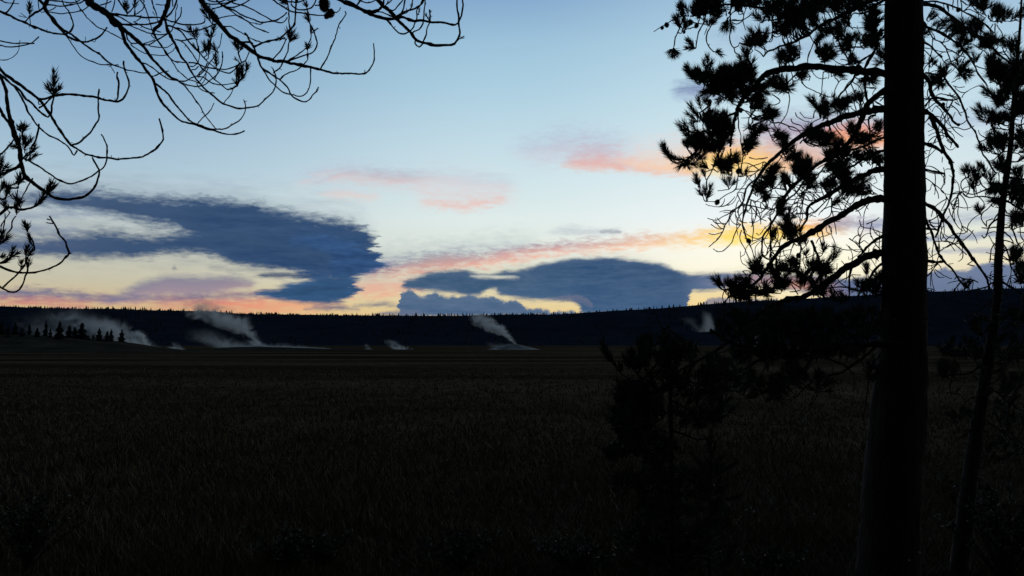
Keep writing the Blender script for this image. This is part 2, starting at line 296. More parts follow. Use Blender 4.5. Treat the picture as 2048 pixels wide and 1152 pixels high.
MAIN = dict(
A=(5.9,"""
b 17 11 R2 1830,1075 1500,1040 1350,1015 1180,1005 1000,995 850,975 700,960 580,958 400,985 250,995 100,1035 0,1078 @R3 1480,180
b 10 4.5 R3 1480,180 1350,330 1250,450 1180,600 1140,750 1110,900 1080,1100
b 2.5 1.8 R3 1190,560 1200,750 1230,950 1255,1150
b 2.5 1.8 R3 1380,550 1400,700 1420,800
b 5 3 R3 1350,330 1100,200 850,180 640,130 480,20
b 4 3 R3 1180,600 950,700 800,850 560,900 400,800
b 4 3 R3 1110,900 900,1050 700,1080 @R5 450,220 300,250 200,200 120,40
b 3 2.5 R3 800,500 680,590 600,620
b 3 2.5 R3 880,300 @R1 880,1100 830,1030
b 3 2.5 R3 820,280 @R1 650,1120 560,1000
b 4 3 R3 1100,200 @R1 1180,1120 1200,1000
b 4 3 R3 1350,330 @R1 1450,950 1370,800
b 2.6 2.2 R5 950,60 900,150 830,340 780,430 740,580 735,700
b 2.6 2 R5 830,350 730,390
b 2.5 2 R5 1250,-20 1265,200 1240,340
b 2.5 2 R5 1090,50 1095,300 1100,440
b 2 2 R5 1200,300 1190,450 1160,640 1060,690 980,750 920,800
b 1.8 1.5 R5 860,815 750,820
b 2 1.6 R5 1160,640 1300,625
b 1.8 1.4 R5 900,665 1000,655 1060,640
b 2.4 2.2 R5 1000,60 950,180 950,300
b 2.5 2 R5 620,120 500,170 430,190
b 2.2 1.8 R5 650,500 620,600
m R3 1050,220 230,210 46
m R3 850,260 110,120 10
m R3 1400,300 190,210 24
m R3 640,120 110,60 8
n R3 640,130 480,20 15
n R3 560,120 470,20 14
n R3 620,700 510,520 15
n R3 680,600 620,430 14
n R3 620,740 480,640 14
n R3 660,720 560,600 14
n R3 640,750 540,740 13
n R3 780,540 710,440 13
n R3 800,520 750,430 12
m R3 930,860 180,200 38
m R3 780,720 90,110 8
n R3 480,920 350,800 15
n R3 520,900 420,770 15
n R3 560,960 420,880 15
n R3 620,900 540,800 14
n R3 600,1000 450,940 14
n R3 700,960 600,880 14
m R3 620,1020 120,80 9
n R3 470,1150 430,1060 13
m R3 1470,890 80,70 7
m R3 1350,1080 60,50 4
m R3 1640,650 80,80 6
m R3 1450,470 100,80 8
m R3 800,1110 200,40 12
m R3 1180,120 250,110 16
m R1 880,1120 60,30 4
n R1 830,1030 830,830 14
n R1 820,1050 780,900 12
n R1 840,1040 890,900 12
n R1 600,1150 550,960 14
n R1 560,1060 520,990 13
n R1 720,1150 620,1040 14
n R1 650,1150 560,1080 14
n R1 920,1150 900,1040 14
n R1 1100,1100 1090,960 14
n R1 1050,1120 1060,980 12
n R1 1180,1120 1160,980 14
n R1 1240,1100 1230,960 14
n R1 1300,1050 1280,950 14
n R1 1010,1150 1000,1080 13
n R1 1380,900 1350,720 15
n R1 1390,880 1400,740 14
n R1 1330,920 1300,840 14
n R1 1450,950 1400,820 15
m R1 1400,1000 110,90 10
n R5 380,250 230,160 15
n R5 300,250 150,100 15
n R5 260,250 150,60 15
n R5 200,200 110,30 15
n R5 180,150 130,10 13
n R5 450,220 330,200 13
n R5 480,300 420,230 13
n R5 480,80 450,-20 14
m R5 750,20 250,50 14
m R5 620,190 50,50 3
m R5 480,270 70,30 3
n R5 780,350 700,270 13
n R5 780,350 680,310 12
m R5 940,310 70,70 9
m R5 1050,340 40,40 3
m R5 1130,230 70,60 5
n R5 1280,450 1320,380 12
n R5 1270,450 1240,380 11
n R5 1060,620 1070,480 14
n R5 1060,620 1000,520 13
n R5 1080,620 1140,540 13
n R5 740,800 720,640 14
n R5 700,760 650,680 14
n R5 760,780 800,610 14
n R5 740,780 780,700 13
n R5 660,620 590,450 13
n R5 640,600 590,520 13
n R5 730,480 690,380 12
m R5 1350,20 70,60 5
n R5 1330,140 1350,80 10
c R5 895,825 5.5
c R5 1200,380 5.5
c R3 1230,580 5
c R3 790,460 5
c R1 780,1070 6
c R3 700,70 6
"""),
B=(5.9,"""
b 10 3 R2 1800,-120 1600,-30 1400,60 1200,170 1000,270 800,370 650,480 450,590 300,650 150,690 40,740 -20,820
b 6 3 R2 1600,-30 1100,-40 600,60 200,120 -100,100
b 5 3 R2 200,120 @R1 1300,80 1100,60 950,120 800,200 560,230
b 2.4 1.6 R1 560,230 430,240 340,280 200,360 60,450
b 2.6 2 R1 540,300 650,320 780,350
b 2.6 2.2 R1 480,250 430,420 370,530 340,680
b 3 2.4 R1 810,180 770,320 720,440 680,550 660,680
b 2.5 2.2 R1 900,300 880,380 820,460 815,580 850,660 930,750
b 2.5 2 R1 1160,400 1155,520 1170,620 1210,690 1220,750 1310,810
b 2 1.8 R1 1210,690 1270,660 1290,620
b 2.4 2 R1 1170,290 1260,290 1340,280 1460,200
b 2.2 1.8 R1 1180,320 1260,350 1320,310 1345,230 1330,150
b 1.8 1.5 R1 1400,80 1360,200 1345,300 1380,430
b 1.8 1.5 R1 820,410 790,500
b 3 2.6 R1 1080,-30 1060,80 1100,230
b 3 2.6 R1 1175,-30 1160,150 1165,400
b 3 2.6 R1 1130,200 1170,130 1230,20
b 2 2 R1 1250,150 1180,200 1130,250
b 2 1.8 R1 650,400 620,400 580,420 520,420
b 2.2 2 R2 640,500 700,620 760,700 860,920 870,960
b 2.2 2 R2 700,620 640,740 610,930
b 2 1.8 R2 490,570 510,700 500,830
b 2.5 2 R2 -20,300 100,300 110,500
b 2.5 2 R2 -100,450 0,470 100,470
n R1 460,200 450,50 13
n R1 440,180 410,90 12
n R1 520,200 440,120 13
n R1 560,230 500,100 13
n R1 620,250 610,120 14
n R1 420,420 400,240 14
n R1 400,380 350,260 13
n R1 460,400 380,300 14
n R1 500,400 480,260 14
n R1 450,480 520,330 13
n R1 500,430 560,350 12
m R1 720,150 90,120 10
m R1 830,90 130,100 14
m R1 950,130 80,130 10
m R1 800,0 160,50 12
n R1 830,390 880,290 13
n R1 870,390 820,330 13
n R1 880,370 930,320 11
n R1 1110,240 1110,410 14
n R1 1110,280 1050,410 12
n R1 1140,280 1180,400 12
n R1 1120,260 1080,380 13
n R1 340,690 340,790 12
n R1 340,690 280,750 11
n R1 345,690 400,760 11
n R1 340,680 370,800 11
n R1 340,690 310,800 11
n R1 650,700 550,600 13
n R1 660,700 600,690 12
n R1 620,700 530,690 11
n R1 650,700 580,590 11
n R1 920,740 1010,780 12
n R1 930,750 1000,740 11
m R1 1280,90 70,70 7
m R1 1500,60 110,60 8
n R1 1600,330 1500,220 14
n R1 1620,330 1560,220 13
n R1 1450,700 1420,560 15
n R1 1540,620 1450,440 15
n R1 1600,600 1560,430 14
n R1 1480,730 1380,600 15
n R1 1640,570 1680,450 14
m R1 1480,620 90,60 6
m R2 350,130 330,130 34
m R2 800,80 260,110 22
m R2 1250,100 260,120 20
m R2 300,380 170,150 18
m R2 600,330 200,130 16
m R2 60,200 70,60 4
m R2 370,780 110,100 8
m R2 250,850 60,60 4
m R2 860,800 90,90 9
m R2 750,600 40,50 2
m R2 880,450 90,80 6
m R2 -20,580 40,40 3
c R1 240,360 5
c R1 175,400 3.8
c R1 670,370 5
c R1 590,320 5
c R1 460,190 5
c R1 490,460 3.5
c R2 745,740 5
"""),
C=(5.7,"""
b 6 4 R2 1800,-60 1650,40 1520,130 1570,350 1600,550 1580,720 1480,900 1420,1000
b 3 2 R2 1520,160 1350,200 1260,190 1200,330
b 3.5 2.4 R2 1120,500 1200,620
b 3.4 2.4 R2 960,480 1050,600 1130,750 1220,930
b 3 2 R2 1380,670 1250,680 1150,700 1080,680
b 2.2 2 R2 1500,30 1640,70 1760,70
b 2.2 2 R2 1500,150 1620,90 1740,50
b 2.2 2 R2 1580,240 1680,190 1760,160
b 2 2 R2 1600,290 1760,260
b 4 3 R2 1560,780 1400,860 1320,980
b 4 4 R2 1600,700 1500,850 1420,1020
b 1.8 1.5 R2 1240,400 1320,410 1420,400
b 1.5 1.4 R2 1325,370 1370,480 1420,520
m R2 1560,330 90,180 16
m R2 1590,560 70,180 14
m R2 1440,620 60,50 4
m R2 1080,470 80,100 7
m R2 1230,600 90,60 6
m R2 1180,330 60,80 4
m R2 1160,700 70,30 3
m R2 1250,870 50,50 4
m R2 1700,800 60,120 5
"""),
D=(5.9,"""
b 13 6 R4 1800,560 1550,580 1350,620 1150,680 950,750 750,830 560,920 400,1030 300,1110 @R6 200,130 80,240 -20,350 @R5 1500,430
b 5.5 2 R5 1500,430 1450,520 1400,650 1350,780 1310,900 1280,1000 1265,1150 @R7 570,150 600,260 660,370 700,500
b 3.5 1.8 R5 1450,490 1360,560 1300,680 1270,800 1200,900 1090,970 1060,1070 1020,1150 @R7 290,150 220,240 110,350
b 2.2 1.6 R5 1600,360 1500,360 1400,440 1320,540 1230,640 1150,800 1080,850 960,890 850,895 770,880 725,850
b 1.8 1.5 R5 1570,240 1450,290 1360,320 1310,370
b 2 1.8 R5 1310,640 1290,760 1240,870 1180,980
b 1.8 1.5 R5 1210,800 1160,880 1150,1000 1180,1100 1240,1150
b 2.4 2 R5 1220,880 1350,870 1500,900 1720,930
b 1.5 1.2 R5 1085,975 990,975
b 2 1.5 R5 1070,985 960,1030 880,1075 755,1058
b 1.6 1.3 R5 1020,1130 880,1125 835,1090
b 1.6 1.4 R5 1450,860 1400,790 1370,900 1320,970 1260,950
b 2 1.8 R5 1380,800 1390,950 1400,1150
b 1.5 1.4 R5 1360,1110 1440,1110 1500,1090 1530,1000 1520,900
b 1.5 1.4 R5 1440,1040 1460,950 1450,860 1420,800
b 1.5 1.4 R5 1650,980 1660,1060 1700,1150
b 1.5 1.4 R5 1560,1050 1620,990 1700,960
b 2 1.6 R5 1560,250 1540,350 1520,560
b 2.2 1.8 R5 1620,180 1450,200 1360,180
b 2.8 2 R4 90,755 230,765 350,810 440,850 510,910
b 2.2 1.8 R4 370,710 400,770 520,800 560,860
b 1.6 1.4 R4 440,610 470,680 550,735 640,740
b 1.6 1.4 R4 500,610 570,680 700,700
b 2.2 2 R4 630,830 700,750 800,700 
b 2 1.8 R4 640,830 620,860 450,870 360,850 330,810
b 4.5 3.5 R4 1300,60 1230,190 1100,330 1000,460 900,560 850,700
b 2 1.8 R4 530,180 600,250 740,310 870,365 980,375 1020,250 1090,150 1190,130
b 2.2 2 R4 1290,100 1180,210 1100,330
b 2 1.8 R4 840,30 825,200 810,340 780,390
b 3.2 2.6 R4 480,20 400,120 310,190 230,240
b 1.8 1.5 R4 375,20 390,120 420,230
b 2 1.6 R4 340,330 340,500 310,640 190,800
b 2.4 2 R4 100,350 220,440 150,500 60,490
b 2 1.8 R4 70,500 65,600
b 2 1.8 R4 20,780 60,900 100,1000
b 1.8 1.6 R4 120,740 150,820 190,880 100,960
b 2.4 2 R4 560,940 550,1000 500,1060
b 2 1.8 R4 600,50 660,100 640,160
m R4 230,230 110,90 12
m R4 120,180 60,70 5
m R4 60,650 60,60 6
n R4 760,600 640,420 14
n R4 740,560 690,410 13
n R4 830,620 830,400 14
n R4 850,640 870,450 13
n R4 780,620 740,520 13
n R4 880,640 900,540 12
m R4 820,640 80,50 6
m R4 1080,500 110,80 11
m R4 1350,430 80,50 5
m R4 180,970 80,50 6
m R4 830,1000 110,90 14
m R4 300,1080 50,50 4
m R4 650,960 60,90 8
m R4 540,80 50,60 5
m R4 990,50 60,30 3
m R4 1480,140 80,60 6
m R5 1510,640 70,90 8
m R5 1630,480 50,90 6
m R5 1600,770 50,40 3
n R5 1640,620 1570,480 13
c R4 1300,300 2
c R7 625,270 5.5
"""),
E=(6.1,"""
b 12 6 R4 1800,230 1600,380 1500,470 1450,560 1400,680 1330,850 1250,1000 1100,1150 @R6 900,200 700,330 550,450
b 7 3 R6 550,450 400,600 300,720 230,850 180,980 130,1100 @R7 880,110 810,210 790,300 790,450
b 3.5 3 R6 560,520 450,680 300,800 180,900
b 3 2.4 R6 1000,180 850,330 700,470 550,620
b 2.2 1.8 R6 600,600 560,750 520,950 500,1100
b 2.2 1.8 R6 580,640 480,800 440,1000
b 2 1.6 R6 560,660 450,750 400,850 330,1000
b 2.2 1.8 R6 0,750 150,750 280,730
b 2.2 1.8 R6 300,650 150,620 0,700
b 2 1.8 R6 200,800 110,880 80,1000 100,1100
b 1.8 1.6 R6 0,880 100,920
b 1.8 1.6 R6 40,1040 90,1100 60,1150
b 2.5 2 R4 1590,260 1460,250 1420,230
b 6 4 R4 1440,50 1440,200 1450,330 1480,460
b 2 1.6 R4 1240,200 1280,300 1290,400
b 2 1.6 R4 1260,170 1350,230 1400,300
b 1.8 1.5 R4 1600,260 1560,350 1580,400
b 1.8 1.5 R4 1160,280 1200,400
b 2.5 2 R4 1100,400 1250,400 1400,350
b 2 1.8 R4 1220,780 1150,700 1080,620
b 2.6 2 R4 1200,880 1100,780 1130,690
b 2.4 2 R4 960,760 1040,880 1100,950
b 4 3 R4 1600,650 1500,700 1510,880 1480,1000
b 3 2.6 R4 1560,470 1550,620
b 2.4 2 R4 1580,450 1680,490 1760,540
b 2 1.6 R4 1650,450 1700,400 1728,350
m R6 560,380 150,160 28
m R6 650,560 80,60 6
m R6 1000,300 160,110 16
m R6 1100,140 250,50 12
m R6 120,370 60,80 6
m R6 300,550 80,90 6
m R6 210,930 60,80 7
m R6 350,1050 100,40 4
m R6 350,150 100,100 7
m R6 90,580 40,80 4
m R4 1250,870 60,60 5
m R4 1450,1000 180,80 12
m R4 1620,850 60,70 4
m R4 1050,1080 100,50 6
"""),
F=(5.8,"""
b 12 4 R6 1820,350 1600,370 1450,420 1300,490 1150,560 1000,660 900,730 780,790 650,870 610,950 600,1080 @R7 1300,100
b 6 3 R6 1800,60 1600,120 1400,220 1200,330 1000,400 850,500
b 5 3 R6 1800,-150 1600,-60 1300,60 1050,150
b 2.6 2 R6 640,800 730,790 780,800
b 2.2 1.6 R6 940,750 880,880 820,960
b 2.4 2 R6 960,760 970,880 950,1000
b 2.2 1.8 R6 950,740 830,850 750,950
b 1.5 1.3 R6 1400,530 1500,640 1640,740
b 1.5 1.3 R6 1440,520 1580,600 1700,660
b 1.5 1.3 R6 1560,450 1610,540 1560,560
b 1.8 1.5 R6 800,560 700,560 600,600
b 2 1.6 R6 1100,760 1180,820 1240,880
b 1.6 1.4 R6 1070,800 1150,880 1220,930
b 2.4 2 R6 1400,320 1330,200 1250,120
b 2 1.8 R6 1250,160 1180,250 1060,280
b 2 1.8 R6 1080,150 1180,230 1300,330
b 2 1.8 R6 1120,110 1220,200 1330,280
b 2 1.8 R6 1040,230 1200,180 1290,130
b 2.2 1.8 R6 1400,20 1480,100 1440,200
b 2 1.8 R6 1500,0 1540,120 1500,250
b 2 1.6 R6 1440,60 1560,30 1640,40
b 2.2 2 R6 1560,240 1650,300 1740,320
b 2 1.8 R6 1620,180 1700,260
m R6 950,600 110,80 10
m R6 1250,550 220,80 16
m R6 1220,690 160,70 8
m R6 1450,660 80,60 5
m R6 1450,190 200,70 10
m R6 1640,250 70,50 4
m R6 1010,820 30,30 2
m R6 1150,450 120,60 6
"""),
G=(5.9,"""
b 15 9 R6 1820,780 1580,775 1450,810 1300,880 1150,970 1000,1060 880,1130 @R8 400,100 280,160 150,230 0,290 @R7 1050,350
b 8 5 R7 1050,350 970,450 900,550 830,640 780,740 700,820 640,870
b 4 3 R7 640,870 520,850 400,870 280,880 180,770
b 4 3 R7 700,820 560,960 450,1010
b 3.4 3 R7 910,20 900,200 905,400 930,640
b 3.8 3 R7 970,460 980,630 960,700
b 3 2.4 R7 790,440 830,460 940,350 1040,340
b 2 1.8 R7 680,-20 680,180 665,290
b 2 1.6 R7 520,60 450,160 400,280 330,370 270,400 210,405 175,365
b 2 1.6 R7 530,130 510,230 560,350 600,440 660,540
b 1.6 1.3 R7 515,470 560,440 590,360 640,290
b 1.3 1.1 R7 515,400 520,500 550,560 600,585
b 2 1.5 R7 140,55 200,95 260,110 320,100
b 1.8 1.4 R7 110,160 190,180 290,145
b 1.8 1.4 R7 165,10 210,38 330,42
b 1.6 1.4 R7 580,170 660,220 740,235 800,210
b 1.6 1.4 R7 640,330 700,290 780,250 860,230
b 1.6 1.4 R7 820,240 840,320 870,380
b 1.6 1.4 R7 720,170 760,200 790,150 820,90 880,60
b 1.8 1.5 R7 700,480 720,340 790,260
b 1.6 1.4 R7 1060,370 1080,450 1120,490 1150,440 1180,330
b 1.6 1.3 R7 1000,540 1080,520 1130,450
b 1.4 1.2 R7 850,300 950,290 1050,250 1180,240
b 3 2.6 R7 750,820 770,900
b 2.2 1.8 R7 315,900 340,960 370,980
b 2.4 2 R7 380,970 300,1070
b 2 1.8 R7 545,655 600,700 660,680 620,650 550,655
b 1.8 1.6 R7 520,705 600,710
b 5.5 4.5 R8 270,260 330,390 370,500 400,580 400,680
b 2.2 1.8 R8 400,110 430,250 440,310
b 2 1.8 R8 350,160 390,260 400,330
b 1.8 1.4 R8 490,70 520,140 570,280 580,350
b 1.6 1.4 R8 460,80 480,150 520,180 525,100 500,60
b 1.8 1.4 R8 490,335 600,345 720,375 910,380
b 3 2 R8 120,290 130,400 120,600
b 2 1.8 R8 240,260 180,350 100,450
b 1.8 1.6 R8 300,360 300,500 290,580
b 1.8 1.6 R8 160,500 200,600 290,650
b 1.6 1.4 R8 330,430 250,470 130,490
b 1.6 1.4 R8 500,180 380,230 330,300
b 1.8 1.6 R8 30,330 60,300 0,400
n R7 280,880 170,760 14
n R7 260,860 230,740 13
n R7 340,890 250,800 14
n R7 400,890 330,800 12
m R7 460,850 90,50 9
n R7 470,800 465,740 11
m R7 590,800 40,50 6
m R7 520,950 110,70 18
n R7 720,700 640,560 14
n R7 740,700 710,540 14
n R7 770,680 770,470 14
n R7 760,720 670,640 14
m R7 730,640 60,50 7
m R7 960,670 60,40 6
m R7 1010,820 90,80 12
m R7 830,940 60,60 7
m R7 680,940 40,40 4
n R7 1180,620 1210,520 12
n R7 1150,640 1230,560 12
m R7 1090,630 100,30 8
n R7 1180,660 1240,670 10
m R7 1120,130 60,60 6
m R7 1200,210 60,60 5
m R7 940,200 25,25 2
m R8 60,140 100,60 6
m R8 150,270 60,30 3
m R8 170,770 50,70 7
m R8 400,650 80,70 12
m R8 290,620 70,40 6
n R8 540,530 570,370 13
n R8 510,560 620,410 13
n R8 450,570 520,480 12
n R8 420,430 420,320 12
n R8 410,430 460,350 11
n R8 200,480 220,400 11
n R8 220,480 180,420 9
m R8 50,570 50,50 5
m R8 300,800 50,50 5
m R8 470,800 50,30 3
c R7 1265,455 5
c R8 105,455 4.5
c R7 760,940 5
"""),
K=(6.0,"""
b 17 8 R8 1290,400 1210,415 1100,430 980,470 850,540 700,620 580,710 480,790 380,870 280,930 150,990 0,1010 @P 1540,612
b 8 4 P 1540,612 1500,640 1450,690 1380,730 1320,760
b 7 4 R8 1290,150 1210,200 1100,260 1000,330 930,400 870,480
b 4.5 3.5 R8 790,600 770,720 760,830 760,960
b 6 4.5 R8 1290,500 1200,545 1100,610 1050,680 980,800 900,900
b 6 4 R8 1290,620 1100,750 950,900
b 2.5 2 R8 755,235 850,300 920,390 960,440
b 1.6 1.4 R8 880,300 920,150 945,-20
b 2 1.8 R8 890,0 910,80 950,105 1050,115 1190,170
b 2 1.8 R8 1050,30 1035,180 1080,290 1160,380
b 2.6 2 R8 980,50 1100,5 1140,-40
b 3.2 2.6 R8 510,860 540,990
b 3.2 2.6 R8 520,830 620,970
b 3 2.5 R8 740,860 600,855 430,890
b 2 1.8 R8 560,850 650,770 800,710
b 2 1.8 R8 800,720 860,790 880,850
b 2 1.8 R8 690,900 600,920
b 2.2 2 R8 0,790 130,880 0,920
b 2.2 2 R8 20,820 100,960
b 1.6 1.4 R8 660,520 700,570 
b 1.5 1.3 R8 740,470 750,510 840,460 910,390
b 1.6 1.4 R8 600,550 600,650
b 1.6 1.4 R8 730,630 730,740 700,800
b 2 1.8 R8 790,700 900,700
b 3 2.6 R8 1060,900 1110,960
b 3.5 3 R8 1060,960 1090,850 1180,800
b 1.6 1.4 R8 1100,560 1110,480 1130,400
b 1.5 1.3 R8 1040,500 1090,590
b 1.8 1.5 R8 890,300 940,260 1010,300
n R8 980,740 960,580 14
n R8 1000,720 990,590 12
m R8 950,880 110,60 12
m R8 1130,850 70,130 12
m R8 380,930 80,50 5
m R8 660,990 160,20 5
"""),
N=(5.6,"""
b 13 6 P 1800,688 1700,692 1640,700 1560,702 1480,690 1420,660
b 6 2.5 P 1560,702 1500,730 1440,770 1400,810
b 7 3 P 1790,672 1752,694 1723,717 1697,736 1680,747 1650,752 1620,766 1596,792
b 4 2.2 P 1700,736 1640,715 1600,740 1560,760
b 3 2 P 1765,700 1740,740 1735,790 1725,840
b 5 2.5 P 1790,640 1700,650 1600,655 1520,640
b 2.2 1.6 P 1640,752 1630,800 1600,835 1560,850
b 2.2 1.6 P 1480,690 1470,740 1450,800 1440,860
m P 1700,650 70,30 22
m P 1620,655 60,30 20
m P 1540,650 60,32 22
m P 1470,655 40,30 12
m P 1520,705 60,28 16
m P 1610,700 60,25 14
m P 1690,700 40,16 8
m P 1590,750 30,20 7
m P 1560,780 30,22 6
m P 1500,770 34,26 7
m P 1640,770 20,20 4
m P 1745,745 14,20 3
"""))
